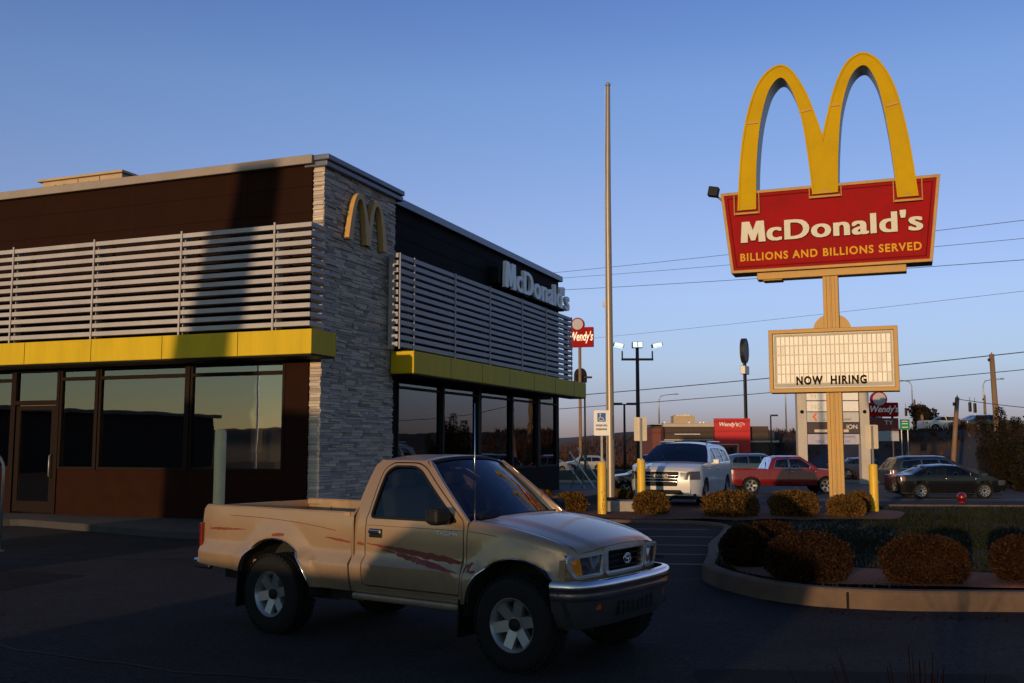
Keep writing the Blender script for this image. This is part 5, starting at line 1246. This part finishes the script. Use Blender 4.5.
# tenant pylon
t=thing('pylon_sign','grey two-column tenant sign with stacked white panels behind the golden pole','sign',(19.16,60,T(19,60)),R(-4)); b0=-T(19,60)
for s in(-1,1):
    mb=MB(); mb.box(s*1.83-.27,s*1.83+.27,-.3,.3,0,6.2+b0); mb.build('column',M['stucco'],t,bevel=.02)
    mb=MB(); mb.prism([(s*1.83+.11*math.cos(a*PI/8),3.63+b0+.11*math.sin(a*PI/8)) for a in range(16)],-.33,-.301); mb.build('column_disc',M['signblk'],t)
mb=MB(); mb.box(-1.56,1.56,-.12,.12,1.85+b0,6.1+b0); mb.build('backing',M['mullblk'],t)
rows=[(5.62,4.98,M['signwhite']),(4.93,4.32,M['signwhite']),(4.27,3.66,M['signwhite']),(3.61,3.02,mat('pale_tenant',(.50,.50,.50),.4)),(2.97,2.36,mat('dark_tenant',(.07,.045,.05),.4)),(2.31,1.70,mat('lilac_tenant',(.42,.40,.50),.4))]
shift=.0
for i,(a,b,mm) in enumerate(rows):
    mb=MB(); mb.box(-1.52,1.52,-.16,-.121,b+b0+shift+.0,a+b0+shift); p=mb.build('tenant_panel',mm,t,bevel=.008)
    if i==3:
        mb=MB(); mb.prism([(-1.05,3.55+b0),(-1.20,3.33+b0),(-1.02,3.08+b0),(-.88,3.08+b0),(-1.05,3.33+b0),(-.88,3.55+b0)],-.17,-.161); mb.build('orange_mark',mat('orange_mark',(.70,.16,.05),.5),p)
        text('panel_lettering','C          ········  CENTER',.16,M['signblk'],p,(.25,-.165,3.12+b0),ext=.003)
    if i==4: text('panel_lettering','            ION',.36,M['signwhite'],p,(.5,-.165,2.62+b0),ext=.003); mb=MB(); mb.box(-1.1,.9,-.165,-.161,2.42+b0,2.58+b0); mb.build('tan_strip',M['signback'],p)
    if i==5: text('panel_lettering','LEASING',.2,M['blue'],p,(.9,-.165,2.08+b0),ext=.003); text('panel_lettering','CALL',.22,M['blue'],p,(-.8,-.165,1.80+b0),ext=.003);text('panel_lettering','312',.22,M['blue'],p,(.8,-.165,1.80+b0),ext=.003)
    if i==1: text('panel_lettering','M',.42,M['signback'],p,(-1.1,-.165,4.42+b0),ext=.003)
    if i==2: text('panel_lettering','NG',.42,M['signback'],p,(-.95,-.165,3.80+b0),ext=.003)
# far restaurant
t=thing('restaurant','low dark flat-roofed restaurant with a bright red entrance panel beyond the street','restaurant',(15.6,110,T(20,112)),R(0)); b0=-T(20,112)
mb=MB(); mb.box(0,12.5,0,12,0,4.0+b0-.35); mb.build('wall',M['house'],t)
mb=MB(); mb.box(-.3,.9,-.5,12,0,3.5+b0-.1); mb.build('brick_end',mat('red_brick',(.16,.045,.03),.85),t)
mb=MB(); mb.box(.8,6.5,-.3,.0,3.62+b0-.02,4.0+b0-.0); mb.box(-.1,6.5,-.1,12.1,3.62+b0+.2,3.7+b0+.22); mb.build('roof_trim',M['cream_wall'],t)
mb=MB(); mb.box(6.45,10.3,-.9,-.3,0,4.5+b0); mb.build('red_entrance_panel',M['redfar'],t,bevel=.02)
mb=MB(); mb.box(1.0,6.4,-.25,-.02,2.5+b0-.4,2.62+b0-.4); mb.box(6.6,8.9,-1.4,-.95,1.6+b0,1.72+b0); mb.box(8.8,8.9,-1.4,-.95,0,1.6+b0); mb.build('cream_awning_edge',M['cream_wall'],t)
mb=MB(); mb.box(1.1,6.2,-.02,-.01,.6,2.3); mb.box(6.9,8.7,-.92,-.905,.1,2.5); mb.build('storefront_glass',M['darkg'],t)
mb=MB(); mb.box(10.1,13.2,.3,8,0,3.2+b0); mb.build('dark_annex',mat('dark_green',(.02,.028,.026),.7),t)
mb=MB(); mb.box(9.95,13.6,-.2,8,2.0+b0-.1,2.18+b0-.1);mb.build('canopy_roof',M['stucco'],t)
mb=MB(); mb.box(2.6,5.0,3,5,3.6+b0,4.9+b0); mb.build('roof_unit',M['tan_unit'],t); mb=MB(); mb.box(2.9,4.4,2.9,5,4.9+b0-.05,5.0+b0);mb.build('roof_unit_lid',M['signback'],t)
mb=MB()
for x in (1.6,4.4,5.6,6.0): mb.cyl(x,3,3.6+b0,4.2+b0,.12,n=8)
mb.build('roof_vent',M['signwhite'],t)
text('sign_lettering',"Wendy's",.62,M['signwhite'],t,(7.9,-.912,3.65+b0),ext=.01,off=.012,shear=.25,sx=.95); text('sign_lettering',"old",.5,M['signwhite'],t,(9.45,-.912,3.42+b0),ext=.005,shear=.2,sx=.8) if 0 else None
mb=MB(); [mb.tube([(9.35+.36*math.cos(a),-.912,3.8+b0+.22*math.sin(a)) for a in [R(30*i) for i in range(10)]],.03,5),mb.tube([(9.15,-.912,3.75+b0),(9.3,-.912,3.9+b0),(9.35,-.912,3.65+b0),(9.5,-.912,3.92+b0),(9.65,-.912,3.7+b0)],.03,5)]; mb.build('script_flourish',M['signwhite'],t)
text('fascia_lettering','·················',.25,M['signwhite'],t,(3.7,-.03,2.62+b0),ext=.005,off=.02) if 0 else None
mb=MB(); mb.box(2.2,5.0,-.05,-.01,2.76+b0,2.83+b0); mb.build('fascia_strip',M['signwhite'],t)
# green road sign
t=thing('road_sign','small green highway sign on the slope right of the low red sign','road sign',(25.05,64,T(25,64)))
b0=-T(25,64); mb=MB(); mb.box(-.30,.30,-.05,.0,2.62+b0,3.28+b0); s_=mb.build('sign_panel',M['green'],t); mb=MB(); 
for z in (3.14,2.98,2.76): mb.box(-.2,.18,-.06,-.051,z+b0,z+.05+b0)
mb.build('legend_bar',M['signwhite'],s_)
mb=MB(); mb.cyl(-.2,.05,0,2.7+b0,.04,n=6); mb.cyl(.2,.05,0,2.7+b0,.04,n=6); mb.build('post',M['polegrey'],t)
# utility poles
def upole(x,y,top,label,lean=0,arm=0,rr=.15,leany=0):
    t=thing('utility_pole',label,'utility pole',(x,y,T(x,y)-.1)); h=top-T(x,y)+.1
    mb=MB(); mb.tube([(0,0,0),(lean,leany,h)],[rr,rr*.75],10); mb.build('pole',M['wood'],t,smooth=True)
    if arm: mb=MB(); mb.box(lean-arm,lean+arm,-.18,-.06,h-.75,h-.63); mb.build('crossarm',M['wood'],t)
    mb=MB(); mb.cyl(lean,-.0,h,h+.12,.04,n=8); mb.box(lean-.25,lean-.15,-.1,.1,h-.5,h-.3);mb.build('insulator',M['dkpole'],t)
    return t
upole(33.9,70,8.0,'tall upright wooden utility pole at the right above the dark tree',-.2,0,.22)
upole(26.15,60,4.5,'wooden pole leaning to the right left of the dark tree',.55,0,.16)
upole(48.7,120,6.5,'slim wooden pole on the slope just right of the green road sign',0,0,.22)
upole(36.9,90,4.3,'short wooden post on the slope behind the dark SUV',-.1,0,.16)
upole(38.6,96,5.9,'thin grey pole rising above the embankment between the leaning pole and the tree',0,0,.12)
upole(52,110,7.0,'thin dark mast above the embankment beside the cream box truck',0,0,.10)
# wires
def wire(a,b,r_,label,sag=.5,seg=24):
    a=Vector(a);b=Vector(b); P=[a.lerp(b,i/seg)-Vector((0,0,sag*4*(i/seg)*(1-i/seg))) for i in range(seg+1)]
    mb=MB(); mb.tube(P,r_,5); o=mb.build('power_line',M['wire'],smooth=True); return tag(o,label,'power line','overhead power lines crossing the sky')
def AT(u,v,Y):
    p=math.atan(.1025); a=(u-512)/1000; b=-(v-341.5)/1000; c,s=math.cos(p),math.sin(p); y=c-b*s
    k=Y/y; return (a*k,Y,H+(s+b*c)*k)
for (va,vb,r_,lab) in ((276,214,.018,'highest thin power line, passing behind the red sign panel'),(281,233.5,.016,'second thin power line just under the highest one'),(292,256,.020,'third power line running behind the red panel\'s lower edge'),(345,285,.012,'faint lone power line between the red panel and reader board heights')):
    wire(AT(520,va,100),AT(1075,vb,58),r_,lab,.15)
wire((-20,98,4.6),(33.7,70,7.9),.035,'thick power line meeting the tall pole near its top, crossing behind the reader board',.35)
wire((-20,98,3.7),(33.7,70,6.7),.028,'lower thick power line just beneath the thick one at the reader board',.35)
wire((33.7,70,7.9),(60,56,11.0),.035,'thick power line leaving the tall pole top to the right',.2)
wire((33.7,70,6.7),(60,56,9.6),.028,'lower thick power line leaving the tall pole to the right',.2)
wire((26.7,60,4.4),(50,62,4.6),.022,'slack cable from the leaning pole top to the right behind the dark tree',.9)
# traffic signals on wires
for (u,v,Y,lab) in ((906,412,95,'small dark traffic signal hanging right of the low red sign'),(921,410,95,'small dark traffic signal hanging at the slim wooden pole'),(970,407,80,'dark traffic signal hanging on the slack cable, left one of the pair'),(975,408,80,'dark traffic signal hanging on the slack cable, right one of the pair')):
    x,y,z=AT(u,v,Y); t=thing('traffic_signal',lab,'traffic signal',(x,y,z)); mb=MB(); mb.box(-.10,.10,-.1,.1,-.38,.38); mb.build('housing',M['dkpole'],t,bevel=.03); mb=MB(); mb.tube([(0,0,.38),(0,0,.8)],.02,5); mb.build('hanger',M['wire'],t)
    for k in(-.24,0,.24):
        mb=MB(); mb.tube([(0,-.1,k),(0,-.16,k)],.07,8); mb.build('visor',M['blackpl'],t)
# leaning white poles
t=thing('leaning_poles','bundle of thin white poles leaning together beyond the street left of the flagpole','poles',(3.75,50,T(3,50)))
for a,b in (((-.9,0,2.0),(.5,0,0)),((-.5,.1,2.2),(.9,.1,0)),((-1.0,.2,1.4),(.0,.2,.0)),((-.25,.05,1.9),(-.9,.1,0)),((.05,.1,2.5),(-.3,0,0))):
    mb=MB(); mb.tube([a,b],.04,6); mb.build('stake',M['signwhite'] if a[0]<-.3 else M['wood'],t)
t=thing('barrier_wall','low dark concrete barrier across the far street edge','barrier',(3,62.5,T(3,62))); mb=MB(); mb.box(-14,8,0,.3,0,.75); mb.build('wall',mat('dark_barrier',(.06,.065,.06),.9),t,bevel=.03)
# irrigation head
t=thing('valve_cap','small round red cap standing in the lawn','cap',(11.7,26.3,.2)); mb=MB(); ellip(mb,(0,0,.14),(.12,.12,.13),14,10); mb.build('dome',M['redlens'],t,smooth=True); mb=MB(); mb.cyl(0,0,0,.08,.07); mb.build('stem',M['red'],t)
# ------------------------------------------------------------------ plants
def leafcloud(n,rx,ry,rz_,size,seed,power=.33,flat=.0,lumps=0):
    rg=random.Random(seed); mb=MB()
    for i in range(n):
        while True:
            d_=Vector((rg.gauss(0,1),rg.gauss(0,1),rg.gauss(0,1))); 
            if d_.length>.1: d_.normalize(); break
        k=rg.random()**power*(1+(rg.random()<.04)*rg.uniform(0,.14)+.13*noise.noise(d_*2.2+Vector((seed,0,0)))+lumps*noise.noise(d_*3.5+Vector((seed,3,0))))
        p=Vector((d_.x*rx*k,d_.y*ry*k,d_.z*rz_*k)); e=.62
        # squarish clipped form
        p=Vector((math.copysign(abs(p.x/rx)**.85,p.x)*rx,math.copysign(abs(p.y/ry)**.85,p.y)*ry,math.copysign(abs(p.z/rz_)**.85,p.z)*rz_))
        if p.z<-rz_*.82: continue
        s=size*rg.uniform(.6,1.4); u=(d_+Vector((rg.gauss(0,.7),rg.gauss(0,.7),rg.gauss(0,.7)))).normalized(); v=u.orthogonal().normalized(); v.rotate(Matrix.Rotation(rg.uniform(0,6.3),3,u)); 
        w_=u.cross(v)*.42
        mb.add([p,p+u*s*.5+w_*s,p+u*s,p+u*s*.5-w_*s],[(0,1,2,3)])
    return mb
def bush(x,y,rx,ry,rz_,label,n,size,seed,m,group,z=.18,lumps=.06):
    t=thing('bush',label,'bush',(x,y,z),0,group); mb=leafcloud(n,rx,ry,rz_,size,seed,.16,lumps=lumps)
    mb.v=[(a,b,c+rz_*.82) for a,b,c in mb.v]; mb.build('crown',m,t,fix=False)
    mb=MB(); ellip(mb,(0,0,rz_*.8),(rx*.80,ry*.80,rz_*.80),14,10); c_=mb.build('inner_twigs',M['twig'],t,smooth=True)
    return t
G1='clipped round bushes along the front kerb'; G2='small golden bushes on the mulch bed'
bush(2.98,12.95,.29,.30,.29,'round bush nearest the pickup bumper at the island tip',9000,.026,1,M['leafgold'],G1,z=.16)
bush(3.45,13.5,.36,.34,.29,'low bush just behind the island-tip bush',9000,.026,2,M['leafgold'],G1,z=.16)
bush(3.36,11.55,.47,.38,.30,'wide clipped bush second along the front kerb from the pickup',15000,.025,3,M['leafgold'],G1,z=.17)
bush(4.62,11.4,.46,.37,.29,'wide clipped bush alone on the grass behind the lit stretch of kerb',15000,.025,4,M['leafgold'],G1,z=.17)
bush(5.86,11.5,.40,.38,.28,'clipped bush cut off by the right edge of the photo',11000,.026,5,M['leafgold'],G1,z=.17)
for i,(x,y,rx,rz_,lab) in enumerate([(3.33,24.2,.42,.31,'small golden bush at the foot of the tan sign back, before the white SUV grille'),(5.10,23.6,.64,.33,'golden bush before the white SUV front wheel'),(6.58,23.6,.56,.33,'rounded golden bush in front of the red crew-cab pickup'),(7.72,23.4,.42,.28,'small golden bush left at the base of the golden sign pole'),(8.35,24.4,.26,.30,'small golden bush hugging the right side of the golden sign pole'),(1.46,25.0,.38,.27,'dim golden bush left of the yellow parking sign bollard'),(2.85,26.4,.34,.27,'dim golden bush behind the flagpole block'),(.75,26.2,.36,.27,'dim bush at the black wall end of the restaurant')]):
    bush(x,y,rx,rx*.9,rz_,lab,6000,.045,20+i,M['leafback'],G2,z=.03)
def tree(x,y,h,rx,label,n,seed,m,size=.22,trunk=.4,bare=False):
    t=thing('tree',label,'tree',(x,y,T(x,y))); rg=random.Random(seed)
    mb=MB(); mb.tube([(0,0,-.1),(.05,0,h*.5),(0,.05,h*.8)],[h*.035,h*.022,h*.01],8)
    for i in range(14):
        a=rg.uniform(0,6.3); z=rg.uniform(.2,.75)*h; l=rx*rg.uniform(.5,.95); mb.tube([(0,0,z),(math.cos(a)*l*.5,math.sin(a)*l*.5,z+l*.25),(math.cos(a)*l,math.sin(a)*l,z+l*.45)],[h*.014,h*.008,h*.003],5)
    mb.build('trunk',M['twig'],t)
    mb=MB()
    for i in range(16):
        a=rg.uniform(0,6.3); q=rg.uniform(.1,.75); zc=rg.uniform(trunk,.85)*h; c=(math.cos(a)*rx*q*(1.1-zc/h*.6),math.sin(a)*rx*q*(1.1-zc/h*.6),zc)
        s=leafcloud(n//16,rx*rg.uniform(.3,.5),rx*rg.uniform(.3,.5),h*rg.uniform(.10,.2),size,seed*50+i,.5,lumps=.2); mb.add([(p[0]+c[0],p[1]+c[1],p[2]+c[2]) for p in s.v],s.f)
    mb.build('crown',m,t,fix=False)
def cedar(x,y,h,rx,label,seed,n=9000):
    t=thing('tree',label,'tree',(x,y,T(x,y))); rg=random.Random(seed); mb=MB(); mb.tube([(0,0,-.1),(.05,0,h*.5),(0,.05,h*.9)],[.13,.08,.02],8)
    crown=MB(); sp=[(0,0,h)]+[(rg.uniform(-.7,.7)*rx,rg.uniform(-.5,.5)*rx,h*rg.uniform(.45,.92)) for _ in range(9)]
    for (a,b,hh) in sp:
        mb.tube([(0,0,h*.1),(a*.6,b*.6,hh*.5),(a,b,hh*.97)],[.06,.04,.01],5)
        for k in range(n//10):
            z=rg.random()**.8; w_=(rx*.42)*(1-z)**.6*(.5+.5*noise.noise(Vector((a*3,b*3,z*7+seed))))+.10; an=rg.uniform(0,6.3); r_=w_*rg.random()**.5*1.5
            p=Vector((a*(.35+.65*z)+math.cos(an)*r_,b*(.35+.65*z)+math.sin(an)*r_,z*hh)); s_=rg.uniform(.07,.17); u=Vector((math.cos(an)*.6+rg.gauss(0,.4),math.sin(an)*.6+rg.gauss(0,.4),rg.uniform(.2,1))).normalized(); v=u.orthogonal().normalized()*.3
            crown.add([p,p+u*s_*.5+v*s_,p+u*s_,p+u*s_*.5-v*s_],[(0,1,2,3)])
    mb.build('trunk',M['twig'],t); crown.build('crown',M['leafdark'],t,fix=False)
cedar(26.3,54,4.3,1.7,'dark shaggy evergreen tree at the right edge beside the street',5,14000)
cedar(28.3,55,3.9,1.5,'second dark shaggy tree cut by the right edge of the photo',8,10000)
cedar(25.7,50.5,1.7,1.0,'low dark shrub in front of the shaggy evergreens',9,7000)
tree(37.6,92,2.6,1.5,'small round dark tree up on the embankment beside the pale sedan',3000,6,M['leafdark'],.2,.3)
# brush on the slopes
mb=MB(); rg=random.Random(21)
for i in range(15000):
    y=rg.uniform(63,150); x=rg.uniform(.02*y,.56*y+3)
    if x<38 and y<112 and not (x>22 and y>63 and x>lerp(22,30,(y-63)/50)): continue
    if 14<x<30 and 108<y<125: continue
    z=T(x,y); h=rg.uniform(.2,.9)*(1 if x<30 else .7); a=rg.uniform(0,PI); wd=rg.uniform(.12,.4); dx=math.cos(a)*wd;dy=math.sin(a)*wd
    for k in range(3):
        ox=rg.uniform(-.3,.3); mb.add([(x+ox-dx*.3,y-dy*.3,z-.1),(x+ox+dx*.3,y+dy*.3,z-.1),(x+ox+rg.uniform(-.4,.4),y+rg.uniform(-.3,.3),z+h*rg.uniform(.6,1.1))],[(0,1,2)])
tag(mb.build('hillside_brush',M['brush'],fix=False),'reddish dry grass and brush covering the slopes beyond the street','brush',kind='stuff')
t=thing('shrub','dark bare reddish shrub tips in the bottom right foreground','shrub',(1.42,3.55,0)); mb=MB(); rg=random.Random(31)
for i in range(60):
    a=rg.uniform(0,6.3); r_=rg.uniform(.02,.46); h=rg.uniform(.70,1.0); p0=Vector((rg.uniform(-.12,.12),rg.uniform(-.12,.12),0)); p1=Vector((math.cos(a)*r_*.7,math.sin(a)*r_*.7,h*.6)); p2=Vector((math.cos(a)*r_*1.15,math.sin(a)*r_*1.15,h)); mb.tube([p0,p1,p2],[.004,.003,.0015],4)
mb.build('stems',mat('dark_red_stems',(.009,.0035,.0025),1,spec=0),t,fix=False)
mb=MB(); rg=random.Random(77)
for i in range(900):
    if i<600: x=rg.uniform(2.7,9); y=10.25-abs(rg.gauss(0,.14))+ (0 if x>3.6 else (3.6-x)*1.3); z=.006
    else: x=rg.uniform(-9,8); y=rg.uniform(4,20); z=.006
    a=rg.uniform(0,6.3); s_=rg.uniform(.008,.024); u=Vector((math.cos(a),math.sin(a),rg.uniform(0,.5)))*s_; v=Vector((-math.sin(a),math.cos(a),rg.uniform(0,.4)))*s_*.6; p=Vector((x,y,z)); mb.add([p-u,p+v,p+u,p-v],[(0,1,2,3)])
tag(mb.build('leaf_litter',M['leafgold'],fix=False),'small dry leaves blown along the kerb and lot','leaf litter',kind='stuff')
# dry twigs in the near right foreground
# ------------------------------------------------------------------ behind the camera: shapes added to cast long shadows or darken reflections, and reflected light poles
PP=Vector((-SUN_DIR.y,SUN_DIR.x,0)) # horizontal axis across the sunlight, pointing right
def slab(name,label,cat,t0,anchor,prof,thick,m,part='body'):
    """solid thing standing across the sunlight, t0 metres towards the sun from anchor; prof=(offset along PP, z)"""
    c=Vector(anchor)+SUN_DIR*t0; t=thing(name,label,cat,(c.x,c.y,0),math.atan2(PP.y,PP.x)); mb=MB(); mb.prism(prof,-thick/2,thick/2); mb.build(part,m,t,bevel=.03); return t
t=slab('pickup_truck','unseen pickup-shaped shadow caster added behind the camera','pickup truck',12.5,(-1.0,8.6,0),[(-3.4,.5),(2.6,.5),(2.9,1.50),(2.5,1.62),(1.6,1.83),(.25,1.82),(-.12,1.62),(-.30,1.36),(-3.4,1.36)],1.9,M['greycar'])  # added shadow caster; outline shaped to shade the tan pickup's front and lower side
for x in(-2.4,1.6):
    for q in(-1,1): wheel(t,x,q*.9,.42,.24,.25,'five',q,far=True)
t=slab('shadow_block','unseen dark block added behind the camera to shade the front wall','shadow caster',30,(-6.04,21.2,0),[(-1.75,0),(2.3,0),(2.3,4.25),(-1.55,4.6)],3,M['house'],'wall')  # added block out of view, sized to shade the lower front wall
t=slab('shadow_slab','unseen leaning slab added behind the camera to cast the slanted facade shadow','pylon',33.2,(-6.04,21.2,0),[(-1.55,0),(.4,0),(.75,6.0),(1.25,9.9),(.15,9.9),(-.65,6.0)],.6,M['blackpl'],'column')  # added slab out of view; its lean sets the slanted shadow on the facade
t=thing('reflection_block','long dark block added unseen at the far left to darken window reflections','reflection_block',(-62,-6,0),R(68)); mb=MB(); mb.box(0,40,-6,6,0,3.7); mb.build('wall',M['house'],t); mb=MB(); mb.box(-.4,40.4,-6.4,6.4,3.7,3.95); mb.build('roof',M['cap'],t)  # added dark block out of view, for darker reflections in the left windows
for i,(x,y,h) in enumerate([(-44,-4,9.5),(-50,-22,9)]):
    t=thing('light_pole',['slim light pole left behind the lot','slim light pole farthest behind the lot'][i],'light pole',(x,y,0)); mb=MB(); mb.cyl(0,0,0,h,.08,.05,n=10); mb.build('pole',M['signwhite'],t); mb=MB(); mb.box(-.8,.8,-.15,.15,h,h+.15); mb.build('lamp_head',M['dkpole'],t)
# ------------------------------------------------------------------ give every loose piece of these parts an object of its own
def split_loose(o):
    me=o.data; n=len(me.vertices); P=list(range(n))
    def f(i):
        while P[i]!=i: P[i]=P[P[i]]; i=P[i]
        return i
    for e in me.edges: P[f(e.vertices[0])]=f(e.vertices[1])
    G={}
    for p in me.polygons: G.setdefault(f(p.vertices[0]),[]).append(p)
    if len(G)<2 or len(G)>40: return
    sm=me.polygons[0].use_smooth
    for k,ps in G.items():
        idx=sorted({v for p in ps for v in p.vertices}); mp={v:i for i,v in enumerate(idx)}
        m2=bpy.data.meshes.new(o.name.split('.')[0]); m2.from_pydata([me.vertices[v].co[:] for v in idx],[],[[mp[v] for v in p.vertices] for p in ps]); m2.materials.append(me.materials[0])
        if sm: m2.shade_smooth(); m2.set_sharp_from_angle(angle=R(40))
        c=bpy.data.objects.new(o.name.split('.')[0],m2); COL.objects.link(c); c.parent=o.parent; c.location=o.location; c.rotation_euler=o.rotation_euler
        for md in o.modifiers:
            q=c.modifiers.new(md.name,md.type)
            if md.type=='BEVEL': q.width=md.width; q.segments=md.segments; q.limit_method='ANGLE'; q.angle_limit=md.angle_limit
        for ch in list(o.children) if k==list(G)[0] else []: ch.parent=c
    bpy.data.objects.remove(o)
SP={'slat_uprights':'slat_upright','window_post':0,'partition_wall':0,'orange_partition':0,'seat':0,'roof_vent':0,'wiper':0,'foot_plate':0,'window_trim':0,'rear_wall':0,'red_medallion':0,'post':0,'window':0,'latch':0,'chassis':0,'fender_top':0,'stripe_decal':0,'pinstripe':0,'joint_strip':0,'cladding_joint':0,'insulator':0}
for o in list(bpy.data.objects):
    b=o.name.split('.')[0]
    if o.type=='MESH' and b in SP and b not in('window','chassis') and o.parent: 
        if SP[b]: o.name=SP[b]
        split_loose(o)
